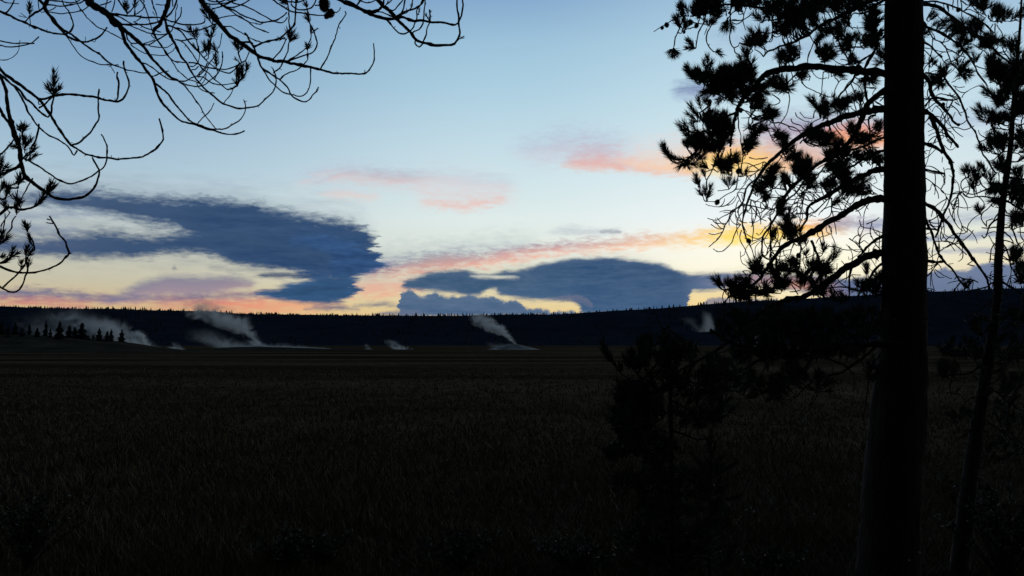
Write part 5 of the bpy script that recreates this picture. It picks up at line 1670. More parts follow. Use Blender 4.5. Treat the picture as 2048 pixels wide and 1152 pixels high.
# banks on the far right
cloud([(1690, 600, 640), (1730, 566, 640), (1770, 560, 640), (1800, 556, 640), (1860, 542, 640), (1890, 534, 640), (1908, 540, 640), (1932, 542, 640), (1950, 530, 640), (1980, 524, 640), (2020, 528, 640), (2060, 522, 640), (2200, 520, 640), (2500, 560, 640)], (108, 124, 156), (86, 108, 140), (0.08, 0.1), 0.45, 'C', 0.98, fade=0.4, azw=0.8)
cloud([(1600, 452, 452), (1680, 436, 458), (1760, 440, 460), (1840, 440, 454), (1900, 432, 448), (1960, 428, 444), (2040, 424, 440), (2200, 430, 450), (2500, 450, 450)], (146, 160, 188), (158, 170, 196), (0.35, 0.25), 0.6, 'A', 0.85, fade=2)
cloud([(1780, 480, 480), (1850, 472, 484), (1900, 470, 480), (1940, 464, 480), (1975, 462, 474), (2040, 466, 478), (2200, 460, 480), (2500, 470, 470)], (130, 146, 176), (150, 162, 188), (0.12, 0.1), 0.4, 'A', 0.9, fade=0.7)
cloud([(1820, 506, 506), (1880, 500, 507), (1940, 498, 508), (2000, 494, 506), (2100, 494, 506), (2400, 500, 500)], (148, 158, 184), (160, 168, 188), (0.12, 0.1), 0.5, 'B', 0.8, fade=0.7)


SEAM = 1050
def sky_group(name, side):
    nt = bpy.data.node_groups.new(name, 'ShaderNodeTree'); nt.interface.new_socket('Color', in_out='OUTPUT', socket_type='NodeSocketColor')
    nt.interface.new_socket('Level', in_out='OUTPUT', socket_type='NodeSocketFloat')
    g_ = NG(nt); N, L = nt.nodes, nt.links
    tc = N.new('ShaderNodeTexCoord'); sx = N.new('ShaderNodeSeparateXYZ'); L.new(tc.outputs['Generated'], sx.inputs[0])
    DEG = 180 / math.pi
    az = g_.m('MULTIPLY', g_.m('ARCTAN2', sx.outputs[0], sx.outputs[1]), DEG)
    el = g_.m('MULTIPLY', g_.m('ARCSINE', sx.outputs[2]), DEG)
    # turbulence
    nv = g_.xyz(az, g_.m('MULTIPLY', el, 3.2))
    nA = g_.m('SUBTRACT', g_.noise(nv, 0.22, 6, 0.6), 0.5)
    nv2 = g_.xyz(g_.m('ADD', az, 40.0), g_.m('MULTIPLY', el, 5.0))
    nB = g_.m('SUBTRACT', g_.noise(nv2, 0.5, 5, 0.62), 0.5)
    nv3 = g_.xyz(az, g_.m('MULTIPLY', el, 1.1))
    nC = g_.m('SUBTRACT', g_.noise(nv3, 1.4, 6, 0.7), 0.5)       # billowy, for the cumulus
    nv4 = g_.xyz(g_.m('MULTIPLY', az, 0.35), g_.m('MULTIPLY', el, 2.4))
    nD = g_.m('SUBTRACT', g_.noise(nv4, 0.9, 4, 0.6), 0.5)       # long streaks

    nE = g_.m('SUBTRACT', g_.noise(g_.xyz(g_.m('ADD', az, 11.0), g_.m('MULTIPLY', el, 3.6)), 1.1, 5, 0.66, 0.3), 0.5)
    def el_ramp(rows):     # rows: (py, rgb) read at the middle column
        st = []
        for py, c in rows:
            e = azel(1024, py)[1]; st.append((max(0.0, e / EL1), srgb(*c)))
        return g_.ramp(g_.m('DIVIDE', el, EL1), st).outputs[0]
    left = el_ramp([(0, (108, 143, 184)), (90, (118, 153, 189)), (180, (131, 166, 197)), (270, (150, 181, 206)), (360, (170, 196, 213)), (440, (190, 204, 208)), (510, (196, 200, 189)), (570, (198, 193, 170)), (615, (208, 184, 142)), (640, (206, 170, 122))])
    mid = el_ramp([(0, (134, 171, 206)), (90, (158, 195, 218)), (180, (173, 207, 225)), (270, (192, 218, 230)), (360, (207, 228, 234)), (440, (223, 236, 234)), (510, (225, 231, 219)), (570, (227, 219, 188)), (615, (232, 210, 156)), (640, (234, 202, 140))])
    right = el_ramp([(0, (158, 191, 217)), (90, (175, 207, 226)), (180, (190, 218, 232)), (270, (206, 228, 236)), (360, (223, 238, 242)), (440, (238, 245, 246)), (490, (253, 251, 240)), (540, (255, 250, 226)), (590, (248, 224, 166)), (640, (240, 200, 130))])
    far = el_ramp([(0, (152, 182, 210)), (90, (164, 195, 219)), (180, (182, 211, 228)), (270, (200, 224, 234)), (360, (212, 228, 233)), (440, (220, 230, 228)), (490, (228, 232, 216)), (540, (236, 226, 196)), (600, (214, 200, 160)), (640, (205, 185, 150))])
    sky = g_.mix(g_.rng(az, A(150), A(1050)), left, mid)
    sky = g_.mix(g_.rng(az, A(1000), A(1500)), sky, right)
    sky = g_.mix(g_.rng(az, A(1640), A(2000)), sky, far)
    # warm glow where the sun has just gone down behind the ridge
    sa, se = azel(1610, 545)
    dx = g_.m('DIVIDE', g_.m('SUBTRACT', az, sa), 6.0); dy = g_.m('DIVIDE', g_.m('SUBTRACT', el, se), 2.6)
    rr = g_.m('SQRT', g_.m('ADD', g_.m('MULTIPLY', dx, dx), g_.m('MULTIPLY', dy, dy)))
    sky = g_.mix(g_.m('MULTIPLY', g_.rng(rr, 1.0, 0.0), 1.0), sky, srgb(255, 251, 222))

    def put(rows, c_top, c_bot, soft=(0.25, 0.25), warp=0.9, kind='A', op=1.0, blend=None, azw=1.2, cr=None, fade=1.2, tex=0.0, erode=1.6, halo=0.0, lite=None):
        """rows: (px, py top, py bottom) outline of one cloud, turned into bearing and height"""
        nonlocal sky
        pts = []
        for px, yt, yb in rows:
            a, e1 = azel(px, yt); a2, e2 = azel(px, yb); pts.append((a, e1, e2))
        a0, a1 = pts[0][0], pts[-1][0]; sp = a1 - a0
        nn = {'A': nA, 'B': nB, 'C': nC, 'D': nD}[kind]
        w = g_.m('MULTIPLY', nn, warp)
        aw = g_.m('ADD', az, g_.m('MULTIPLY', nB, azw))
        f = g_.m('DIVIDE', g_.m('SUBTRACT', aw, a0), sp)
        st = [((a - a0) / sp, (max(0, e1) / EL1, max(0, e2) / EL1, 1.0)) for a, e1, e2 in pts]
        r = g_.ramp(f, st); o = g_.sep(r.outputs[0])
        top = g_.m('MULTIPLY', o[0], EL1); bot = g_.m('MULTIPLY', o[1], EL1)
        t = g_.m('ADD', el, w)
        u = g_.m('SUBTRACT', top, t); v = g_.m('SUBTRACT', t, bot)
        e_ = g_.m('MINIMUM', g_.m('MULTIPLY', u, 1 / (soft[0] * SK)), g_.m('MULTIPLY', v, 1 / (soft[1] * SK)))
        ee = g_.m('ADD', e_, g_.m('MULTIPLY', nE, erode))
        mk = g_.rng(ee, -0.75, 0.95)
        if halo:
            e3 = g_.m('ADD', e_, g_.m('MULTIPLY', g_.m('ADD', nB, nA), 5.0))
            mk = g_.m('MAXIMUM', mk, g_.m('MULTIPLY', g_.rng(e3, -2.4, 1.0), halo))
        ends = g_.m('MULTIPLY', g_.rng(aw, a0, a0 + fade), g_.rng(aw, a1, a1 - fade))
        mk = g_.m('MULTIPLY', g_.m('MULTIPLY', mk, ends), op)
        q = g_.m('DIVIDE', v, g_.m('MAXIMUM', g_.m('SUBTRACT', top, bot), 0.05), clamp=True)
        if tex: q = g_.m('ADD', q, g_.m('MULTIPLY', nD, tex), clamp=True)
        ct, cb = srgb(*c_top), srgb(*c_bot)
        if cr:       # colour that changes along the bearing: (px, top rgb, bottom rgb)
            rt = g_.ramp(f, [((A(p) - a0) / sp, srgb(*c1)) for p, c1, c2 in cr]).outputs[0]
            rb = g_.ramp(f, [((A(p) - a0) / sp, srgb(*c2)) for p, c1, c2 in cr]).outputs[0]
            col = g_.mix(q, rb, rt)
        else: col = g_.mix(q, cb, ct)
        if tex:
            fac = g_.m('ADD', g_.m('MULTIPLY', g_.m('ADD', g_.m('MULTIPLY', nD, 1.2), g_.m('MULTIPLY', nE, 0.7)), 2.2), 0.38, clamp=True)
            lt = srgb(*(lite or [min(255, int(c * 1.3 + 14)) for c in c_bot]))
            col = g_.mix(g_.m('MULTIPLY', fac, 0.75 * min(tex, 1.0)), col, lt)
            col = g_.mix(g_.m('MULTIPLY', g_.rng(ee, 1.6, 0.2), 0.45 * min(tex, 1.0)), col, lt)      # thin rims let the sky through
        sky = g_.mix(mk, sky, col)



    for a, k in CLOUDS:
        xs = [r[0] for r in a[0]]
        if (side < 0 and min(xs) > SEAM + 90) or (side > 0 and max(xs) < SEAM - 90): continue
        put(*a, **k)
    # brightness falls off overhead and away from the afterglow
    k1 = g_.rng(el, 22.0, 62.0, True, 1.0, SKY_TOP)
    daz = g_.m('ABSOLUTE', g_.m('SUBTRACT', az, 8.0))
    k2 = g_.rng(daz, 42.0, 120.0, True, 1.0, SKY_BACK)
    kk = g_.m('MULTIPLY', k1, k2)
    below = g_.rng(el, -2.0, 0.0, True, 0.02, 1.0)
    kk = g_.m('MULTIPLY', kk, below)

    go = N.new('NodeGroupOutput'); L.new(sky, go.inputs[0]); L.new(kk, go.inputs[1])
    return nt

world = bpy.data.worlds.new('World'); W.world = world; world.use_nodes = True
nt = world.node_tree; nt.nodes.clear(); N, L = nt.nodes, nt.links; g_ = NG(nt)
sa, se = azel(1610, 545)
# the Sky Texture adds the physical tint of the twilight air
nis = N.new('ShaderNodeTexSky'); nis.sky_type = 'NISHITA'; nis.sun_disc = False
nis.sun_elevation = math.radians(1.5); nis.sun_rotation = math.radians(sa)


bgs = []
for nm, side in (('sky_west', -1), ('sky_north', 1)):
    gn_ = N.new('ShaderNodeGroup'); gn_.node_tree = sky_group(nm, side)
    b_ = N.new('ShaderNodeBackground'); L.new(gn_.outputs[0], b_.inputs[0]); L.new(gn_.outputs[1], b_.inputs[1]); bgs.append(b_)
tcw = N.new('ShaderNodeTexCoord'); sxw = N.new('ShaderNodeSeparateXYZ'); L.new(tcw.outputs['Generated'], sxw.inputs[0])
azw_ = g_.m('ARCTAN2', sxw.outputs[0], sxw.outputs[1])
bg1 = N.new('ShaderNodeMixShader'); L.new(g_.m('GREATER_THAN', azw_, math.radians(A(SEAM))), bg1.inputs[0]); L.new(bgs[0].outputs[0], bg1.inputs[1]); L.new(bgs[1].outputs[0], bg1.inputs[2])
bg2 = N.new('ShaderNodeBackground'); L.new(nis.outputs[0], bg2.inputs[0]); bg2.inputs[1].default_value = 0.00006
ad = N.new('ShaderNodeAddShader'); L.new(bg1.outputs[0], ad.inputs[0]); L.new(bg2.outputs[0], ad.inputs[1])
wo = N.new('ShaderNodeOutputWorld'); L.new(ad.outputs[0], wo.inputs[0])
world.cycles.sampling_method = 'MANUAL'; world.cycles.sample_map_resolution = 1024

sd = bpy.data.lights.new('sun', 'SUN'); sd.energy = 0.25; sd.angle = math.radians(10); sd.color = (1.0, 0.75, 0.5)
so = bpy.data.objects.new('sun', sd); COL.objects.link(so)
dsun = Vector((math.sin(math.radians(sa)) * math.cos(math.radians(1.5)), math.cos(math.radians(sa)) * math.cos(math.radians(1.5)), math.sin(math.radians(1.5))))
so.rotation_euler = dsun.to_track_quat('Z', 'Y').to_euler(); so.location = (40, 200, 60)
# ================================================================== GROUND AND FAR COUNTRY
def ridge_y(px):
    P = [(-900, 606), (-300, 610), (0, 616), (100, 617), (180, 619), (230, 618), (330, 621), (420, 624), (500, 629), (600, 632), (700, 631), (800, 632), (1000, 631), (1100, 630), (1200, 626), (1290, 619), (1370, 613), (1450, 606), (1500, 602), (1620, 600), (1690, 594), (1770, 590), (1850, 585), (1950, 580), (2048, 577), (2400, 566), (2900, 560)]
    return float(np.interp(px, [p[0] for p in P], [p[1] for p in P]))
DR = 3800.0
def ground():
    V = []; F = []
    xs = np.linspace(-6000, 6000, 25); ys = np.linspace(-400, 5600, 13)
    for y in ys:
        for x in xs: V.append((x, y, 0))
    for j in range(len(ys) - 1):
        for i in range(len(xs) - 1):
            a = j * len(xs) + i; F.append((a, a + 1, a + 1 + len(xs), a + len(xs)))
    o = mesh_obj('meadow', V, F, M_MEADOW); tag(o, kind='structure')
ground()
def hills():
    V = []; F = []; na, nr = 240, 26; rg = random.Random(3)
    pxs = np.linspace(-900, 2900, na)
    R = np.linspace(0, 1, nr)
    off = [rg.uniform(0, 6.3) for _ in range(8)]
    for i, px in enumerate(pxs):
        p = at_y(px, ridge_y(px), DR); zr = p.z; dxy = (p.x / DR)
        for r in R:
            if r < 0.75:
                q = r / 0.75; y = 2300 + (DR - 2300) * q; s = q * q * (3 - 2 * q)
                bump = 0.06 * math.sin(px * 0.011 + off[0]) * math.sin(q * math.pi) + 0.05 * math.sin(px * 0.031 + q * 5 + off[1]) * math.sin(q * math.pi)
                z = (zr + 2) * (s * (1 + bump)) - 2
            else:
                q = (r - 0.75) / 0.25; y = DR + 1500 * q; z = zr * (1 - 0.5 * q)
            V.append((dxy * y, y, z))
    for i in range(na - 1):
        for k in range(nr - 1):
            a = i * nr + k; F.append((a, a + nr, a + nr + 1, a + 1))
    o = mesh_obj('hills', V, F, M_HILL); tag(o, kind='structure')
hills()
def forest():
    g = Geo(); rg = random.Random(11); V = []; F = []
    def fir(x, y, z, h, w):
        k = len(V); n = 5; a0 = rg.uniform(0, 6.3)
        for (zz, rr) in ((0, 0.9), (0.35, 1.0), (0.4, 0.62), (0.7, 0.62), (0.73, 0.34)):
            for i in range(n):
                a = a0 + i * 2 * math.pi / n; j = rg.uniform(0.75, 1.25)
                V.append((x + math.cos(a) * w * rr * j, y + math.sin(a) * w * rr * j, z + zz * h))
        V.append((x, y, z + h))
        for r in range(4):
            for i in range(n): F.append((k + r * n + i, k + r * n + (i + 1) % n, k + (r + 1) * n + (i + 1) % n, k + (r + 1) * n + i))
        for i in range(n): F.append((k + 4 * n + i, k + 4 * n + (i + 1) % n, k + 5 * n))
    for q in range(3600):                      # along the skyline
        px = rg.uniform(-500, 2500); p = at_y(px, ridge_y(px), DR)
        big = 1.0 + 0.5 * math.sin(px * 0.02) * math.sin(px * 0.007 + 1) + (0.35 if 500 < px < 760 else 0)
        h = rg.uniform(3, 8) * big * (0.6 + 0.5 * abs(math.sin(px * 0.047 + 2 * math.sin(px * 0.013)))) * (1.35 if rg.random() < 0.06 else 1)
        if px > 1350: h *= 0.6
        yy = DR + rg.uniform(-60, 40)
        fir(p.x * yy / DR, yy, p.z - 2.5 - abs(yy - DR) * 0.01, h, h * rg.uniform(0.18, 0.34))
    for q in range(2600):                      # down the slope
        px = rg.uniform(-500, 2500); s = rg.random() ** 0.7; y = 2330 + (DR - 2330) * s; zr = at_y(px, ridge_y(px), DR).z
        z = (zr + 2) * (s * s * (3 - 2 * s)) - 4; h = rg.uniform(9, 17); x = at_y(px, 690, DR).x * y / DR
        fir(x, y, z, h, h * rg.uniform(0.14, 0.22))
    o = mesh_obj('forest', V, F, M_FAR, smooth=False); tag(o, label='dark conifer forest covering the long ridge on the horizon', cat='forest', kind='stuff')
forest()

def mound(name, prof, y0, depth, mat, back=1.0):
    """low rise whose skyline follows (px, py) at distance y0"""
    V = []; F = []; nx = 70; nr = 14
    xs = np.linspace(prof[0][0], prof[-1][0], nx); X = [p[0] for p in prof]; Y = [p[1] for p in prof]
    rg = random.Random(len(prof)); ph = [rg.uniform(0, 6) for _ in range(4)]
    for i, px in enumerate(xs):
        py = float(np.interp(px, X, Y)); c = at_y(px, py, y0); h = max(c.z, 0.0)
        for k in range(nr):
            q = k / (nr - 1) * 2 - 1
            yy = y0 + q * depth * (1 if q < 0 else back); s = math.cos(q * math.pi / 2) ** 2
            nz = 0.02 * math.sin(px * 0.13 + ph[0]) + 0.015 * math.sin(px * 0.41 + ph[1] + q * 3)
            V.append((c.x / y0 * yy, yy, h * s * (1 + nz) - 0.05 + (0.0 if h > 0.02 else -0.05)))
    for i in range(nx - 1):
        for k in range(nr - 1):
            a = i * nr + k; F.append((a, a + nr, a + nr + 1, a + 1))
    return mesh_obj(name, V, F, mat)
KN = [(-700, 664), (-300, 664), (0, 668), (60, 669), (110, 673), (160, 676), (200, 680), (245, 683), (270, 686), (300, 691), (330, 695), (360, 698.5), (400, 702)]
o = mound('hill', KN, 230.0, 60.0, M_KNOLL); tag(o, kind='structure')
o = mound('terrain', [(345, 702), (380, 698), (430, 695.5), (470, 694), (510, 693), (560, 694), (620, 696), (680, 697.5), (740, 700)], 270.0, 22.0, M_KNOLL); tag(o, kind='structure')
o = mound('sinter_terrace', [(400, 700), (440, 694), (500, 690.5), (560, 691.5), (600, 693.5), (650, 695.5), (680, 699)], 330.0, 14.0, M_SINTER)
tag(o, label='long low pale mineral terrace at the foot of the large steam plume', cat='terrace')
# geyser mound with a cone and a vent
def geyser():
    y0 = 306.0; c = at_y(1020, 700, y0); V = []; F = []; n = 48; rg = random.Random(5)
    prof = [(8.6, 0.0), (7.2, 0.25), (5.6, 0.7), (4.2, 1.15), (3.0, 1.5), (2.0, 1.72), (1.2, 1.84), (0.9, 2.0), (0.55, 2.06), (0.4, 1.9), (0.3, 1.6)]
    base = Vector((c.x, y0, 0))
    for j, (r, z) in enumerate(prof):
        for i in range(n):
            a = 2 * math.pi * i / n; w = 1 + 0.05 * math.sin(3 * a + j) + 0.04 * rg.uniform(-1, 1) + (0.12 if math.cos(a) > 0.4 else 0)
            V.append((base.x + 0.9 + math.cos(a) * r * w, y0 + math.sin(a) * r * w, z * (1 + 0.03 * rg.uniform(-1, 1)) - 0.03))
    for j in range(len(prof) - 1):
        for i in range(n):
            i2 = (i + 1) % n; F.append((j * n + i, j * n + i2, (j + 1) * n + i2, (j + 1) * n + i))
    F.append(tuple((len(prof) - 1) * n + i for i in range(n)))
    root = empty('geyser_mound', base); tag(root, 'broad grey mineral mound with a steaming vent, alone at the far edge of the meadow', 'geyser mound')
    mesh_obj('mound', V, F, M_SINTER_DARK, root, tuple(base))
    # pale run-off apron on the left flank
    V = []; F = []
    m = 16
    for i in range(m + 1):
        s = i / m; r = 0.9 + s * 9.2
        zz = float(np.interp(r, [p[0] for p in prof][::-1][2:], [p[1] for p in prof][::-1][2:])) if r < 8.6 else 0.0
        for k in range(7):
            a = math.pi + (k / 6 - 0.5) * (0.5 + 0.5 * s) + 0.55
            V.append((base.x + 0.9 + math.cos(a) * r * 1.03, y0 + math.sin(a) * r * 1.03, zz + 0.07 + (0.03 if 0 < k < 6 else -0.1)))
    for i in range(m):
        for k in range(6):
            a = i * 7 + k; F.append((a, a + 1, a + 8, a + 7))
    mesh_obj('runoff_apron', V, F, M_SINTER, root, tuple(base))
    return base
GB = geyser()

# ---- conifers on the low knoll: each its own tree
def far_conifer(px, ytop, ybase, label, dist=222.0, wide=0.24):
    rg = random.Random(int(px * 7)); p = at_y(px, ybase, dist); t = at_y(px, ytop, dist); h = t.z - p.z
    zb = p.z - 0.4; h = t.z - zb; base = Vector((p.x, dist, zb)); root = empty('conifer', base)
    tag(root, label, 'conifer', 'conifers on the low knoll by the steam')
    g = Geo(); tube(g, [base, base + Vector((0, 0, h * .5)), base + Vector((0, 0, h * .96))], [h * .022, h * .015, h * .004], 6); g.obj('trunk', M_TWIG, root, tuple(base))
    V = []; F = []
    nb = int(160 + h * 30)
    for i in range(nb):
        s = rg.random() ** 0.8; z = zb + h * (0.10 + 0.88 * s); R = h * wide * (1 - s) ** 0.75 * rg.uniform(0.55, 1.15) * (1 + 0.3 * math.sin(s * 23 + px)) + h * 0.012
        a = rg.uniform(0, 6.28); d = np.array([math.cos(a), math.sin(a), rg.uniform(-.28, .15)]); b = np.array([base.x, base.y, z]); e = b + d * R
        sd_ = np.array([-math.sin(a), math.cos(a), 0]) * R * 0.38; up = np.array([0, 0, h * 0.03])
        k = len(V); V += [b + up, b + d * R * .55 + sd_ + up * .2, e, b + d * R * .55 - sd_ + up * .2, b + d * R * .5 - up]
        F += [(k, k + 1, k + 2), (k, k + 2, k + 3), (k, k + 4, k + 2), (k + 1, k + 4, k + 2), (k + 3, k + 4, k + 2)]
    mesh_obj('crown', V, F, M_FAR, root, tuple(base), False)
for a in ((3, 640, 678, 'tall dark conifer at the very left end of the knoll row', 222, .2), (16, 650, 676, 'small dark conifer just right of the tall one at the left end', 214, .24),
          (30, 643, 680, 'second tall conifer from the left end of the knoll row', 226, .2), (44, 655, 678, 'short bushy conifer in the dark left cluster', 216, .28),
          (58, 647, 682, 'narrow conifer in the dark left cluster, behind the short bushy one', 232, .17), (74, 655, 684, 'low conifer filling the gap left of the thin spire', 218, .28),
          (91, 640, 684, 'thin tall spire conifer left of the widest tree', 226, .13), (100, 656, 684, 'small pointed conifer right against the thin spire', 218, .18),
          (118, 642, 692, 'widest and tallest conifer of the knoll, with full skirts', 214, .22), (138, 650, 688, 'blunt-topped conifer right of the widest tree', 224, .26),
          (149, 653, 688, 'lower conifer between the blunt-topped tree and the broad dark one', 230, .3), (163, 644, 690, 'broad dark conifer closing the dense group on the right', 222, .28),
          (176, 669, 687, 'tiny young conifer in the gap left of the steam', 220, .28), (186, 668, 686, 'tiny conifer standing in front of the low steam', 225, .22),
          (198, 655, 687, 'single pointed conifer against the steam, left of the close pair', 219, .24), (214, 661, 690, 'left tree of the close pair of conifers against the steam', 221, .26),
          (222, 658, 690, 'right and taller tree of the close pair of conifers', 227, .2), (243, 658, 690, 'last conifer on the right, leaning, where the knoll slopes down', 220, .24)):
    far_conifer(*a[:4], dist=float(a[4]), wide=a[5] * 1.3)

# ---- steam
def plume(rows, dist, dens, label, scale=1.0, depth=1.0, noise_k=2.2, thin=0.0, col=(0.96, 0.98, 1.0), step=1.0, warp=0.9):
    """rows: (px, py, half width px, density) from the vent upwards"""
    P = []
    for px, py, w, d in rows:
        c = at_y(px, py, dist); P.append((c.x, c.z, w * dist / FPX, d))
    base = Vector((P[0][0], dist, max(P[0][1], -0.2))); H = P[-1][1] - base.z
    zz = np.linspace(0, H, 28); Z = np.array([p[1] - base.z for p in P]); Z[0] = 0
    CX = np.interp(zz, Z, [p[0] - base.x for p in P]); WD = np.interp(zz, Z, [p[2] for p in P]); DD = np.interp(zz, Z, [p[3] for p in P])
    n = 20; V = []; F = []
    for i, z in enumerate(zz):
        for k in range(n):
            a = 2 * math.pi * k / n; V.append((CX[i] + math.cos(a) * WD[i] * 1.35, math.sin(a) * WD[i] * 1.35 * depth, z))
    for i in range(len(zz) - 1):
        for k in range(n): k2 = (k + 1) % n; F.append((i * n + k, i * n + k2, (i + 1) * n + k2, (i + 1) * n + k))
    F.append(tuple(range(n))[::-1]); F.append(tuple((len(zz) - 1) * n + k for k in range(n)))
    m, nt2 = new_mat('steam'); q = NG(nt2); N2, L2 = nt2.nodes, nt2.links
    out = N2.new('ShaderNodeOutputMaterial'); vol = N2.new('ShaderNodeVolumePrincipled'); L2.new(vol.outputs[0], out.inputs['Volume'])
    vol.inputs['Color'].default_value = (*col, 1); vol.inputs['Anisotropy'].default_value = 0.1
    t2 = N2.new('ShaderNodeTexCoord'); s2 = N2.new('ShaderNodeSeparateXYZ'); L2.new(t2.outputs['Object'], s2.inputs[0])
    x0, x1 = float(CX.min()) - 0.01, float(CX.max()) + 0.01; wm = float(WD.max())
    f = q.m('DIVIDE', s2.outputs[2], H)
    st = [(float(z / H), ((float(c) - x0) / (x1 - x0), float(w) / wm, float(d))) for z, c, w, d in zip(zz, CX, WD, DD)]
    o = q.sep(q.ramp(f, st).outputs[0])
    nz = q.noise(t2.outputs['Object'], 0.72 * scale / wm, 6, 0.66, 1.0); nz2 = q.noise(t2.outputs['Object'], 0.45 * scale / wm, 3, 0.5, 0.4)
    cx = q.m('ADD', q.m('MULTIPLY', o[0], x1 - x0), x0)
    dx = q.m('SUBTRACT', q.m('ADD', s2.outputs[0], q.m('MULTIPLY', q.m('SUBTRACT', nz2, 0.5), wm * warp)), cx)
    dx = q.m('DIVIDE', dx, q.m('MULTIPLY', o[1], wm)); dy = q.m('DIVIDE', q.m('DIVIDE', s2.outputs[1], depth), q.m('MULTIPLY', o[1], wm))
    r = q.m('SQRT', q.m('ADD', q.m('MULTIPLY', dx, dx), q.m('MULTIPLY', dy, dy)))
    d = q.m('ADD', q.m('SUBTRACT', 1.0 - thin, r), q.m('MULTIPLY', q.m('SUBTRACT', nz, 0.5), noise_k * 1.35))
    d = q.m('MULTIPLY', q.rng(d, 0.1, 1.15), q.rng(r, 1.32, 0.8))
    tf = q.rng(f, 1.0, 0.6); bf = q.rng(f, -0.02, 0.03)
    d = q.m('MULTIPLY', q.m('MULTIPLY', q.m('MULTIPLY', d, o[2]), dens / wm), q.m('MULTIPLY', tf, bf))
    L2.new(d, vol.inputs['Density'])
    ob = mesh_obj('steam_plume', [(a + base.x, b + base.y, c + base.z) for a, b, c in V], F, m, None, tuple(base))
    tag(ob, label, 'steam'); return ob
plume([(1030, 689, 4, 1.0), (1024, 682, 9, 1.0), (1012, 672, 17, 1.0), (992, 661, 25, .95), (976, 650, 29, .75), (966, 640, 28, .42), (960, 630, 24, .22), (954, 618, 18, .05)], GB.y + 0.0, 7.0, 'white steam plume leaning left from the vent of the lone grey mound', 1.9, 1.0, 3.2)
plume([(1012, 698, 34, 1.0), (1000, 690, 30, .35), (985, 680, 24, .08)], 312.0, 1.6, 'thin low steam lying along the left flank of the grey mound', 2.5, 0.5, 2.8, 0.1)
plume([(530, 697, 20, 1.0), (520, 690, 17, 1.0), (508, 680, 19, 1.0), (492, 668, 27, .95), (472, 655, 38, .8), (448, 642, 50, .66), (428, 630, 56, .46), (412, 616, 58, .26), (400, 600, 52, .12), (392, 582, 44, .04)], 330.0, 7.5, 'largest white steam plume, drifting up left over the ridge from the pale terrace', 2.3, 0.8, 3.2)
plume([(540, 698, 122, 1.0), (530, 693, 108, .7), (510, 686, 80, .16), (490, 676, 56, .04)], 326.0, 4.0, 'low band of steam hugging the long pale terrace', 9.0, 0.15, 3.0, 0.0)
plume([(470, 696, 50, .7), (440, 684, 54, .45), (415, 670, 50, .2), (395, 652, 40, .04)], 340.0, 1.8, 'faint haze of steam left of the foot of the largest plume', 2.4, 0.8, 2.6)
plume([(292, 698, 40, 1.0), (276, 690, 44, 1.0), (258, 680, 50, 1.0), (234, 668, 62, .95), (208, 656, 66, .72), (186, 646, 66, .45), (165, 636, 70, .26), (148, 622, 64, .13), (130, 604, 50, .04)], 262.0, 6.0, 'wide steam cloud rising behind the knoll and its conifers', 2.6, 0.5, 3.0)
plume([(290, 694, 12, 1.0), (284, 682, 13, 1.0), (280, 670, 13, .8), (276, 658, 10, .25)], 250.0, 5.0, 'short upright steam puff at the right foot of the knoll', 1.8, 1.0, 2.6)
plume([(150, 684, 90, .5), (130, 668, 90, .6), (105, 650, 80, .45), (92, 634, 70, .3), (86, 620, 50, .1)], 268.0, 1.6, 'dim steam drifting high behind the conifers on the left half of the knoll', 2.6, 0.6, 2.8)
plume([(358, 701, 26, 1.0), (352, 696, 20, .9), (350, 690, 15, .6), (348, 681, 10, .2)], 280.0, 3.0, 'small low steam puff in the dip between the knoll and the terrace', 2.2, 0.6, 3.0)
plume([(805, 700, 22, 1.0), (800, 695, 20, .8), (788, 688, 18, .4), (772, 676, 14, .08)], 320.0, 3.4, 'small steam puff on the flat between the terrace and the grey mound', 2.4, 0.6, 3.2)
plume([(738, 700, 9, .8), (735, 694, 8, .5), (732, 686, 6, .1)], 322.0, 1.8, 'tiny wisp of steam left of the small puff on the flat', 2.2, 0.6, 2.6)
plume([(1416, 664, 22, .9), (1416, 652, 20, .9), (1416, 640, 18, .7), (1413, 628, 16, .35), (1408, 616, 12, .08)], 420.0, 2.2, 'small white steam plume seen through the lower branches of the big pine', 1.0, 1.0, 1.4, warp=0.1)
plume([(1400, 665, 10, .5), (1385, 648, 22, .3), (1370, 630, 24, .1)], 425.0, 0.8, 'thin drift of steam left of the small plume behind the branches', 1.8, 1.0, 2.4)
plume([(1512, 700, 16, .8), (1510, 680, 15, .6), (1506, 655, 14, .3), (1500, 635, 11, .1)], 400.0, 0.6, 'faint steam wisp behind the dense lower pine foliage', 2.0, 1.0, 2.8)
plume([(1556, 694, 13, .8), (1556, 684, 11, .6), (1552, 672, 8, .2)], 380.0, 0.8, 'faint low steam glimpsed between the lowest pine boughs', 2.0, 1.0, 2.8)
# ================================================================== NEAR TREES
# ---- big pine on the right
def ground_z(t): return 0.0
TM = 5.9
mb = at(1775, 1150, TM); mb.z = 0
main = Tree('pine_tree', (mb.x, mb.y, 0)); tag(main.root, 'big pine with a thick straight trunk and drooping boughs reaching far left', 'pine tree')
prof = [(-260, 1774, 1838), (0, 1771, 1844), (150, 1770, 1845), (300, 1769, 1847), (450, 1768, 1850), (600, 1764, 1852), (700, 1757, 1852), (780, 1748, 1852), (860, 1738, 1850), (950, 1729, 1844), (1050, 1721, 1840), (1130, 1714, 1836), (1180, 1706, 1840)]
ztop = at(1806, -260, TM); g = trunk_mesh(prof, TM, 0.0, [(ztop.z + 2.0, ztop.x, ztop.y, 0.09), (ztop.z + 5.0, ztop.x, ztop.y, 0.05), (ztop.z + 6.5, ztop.x, ztop.y, 0.01)], stubs=150, seed=4)
g.obj('trunk', M_BARK, main.root, main.base)
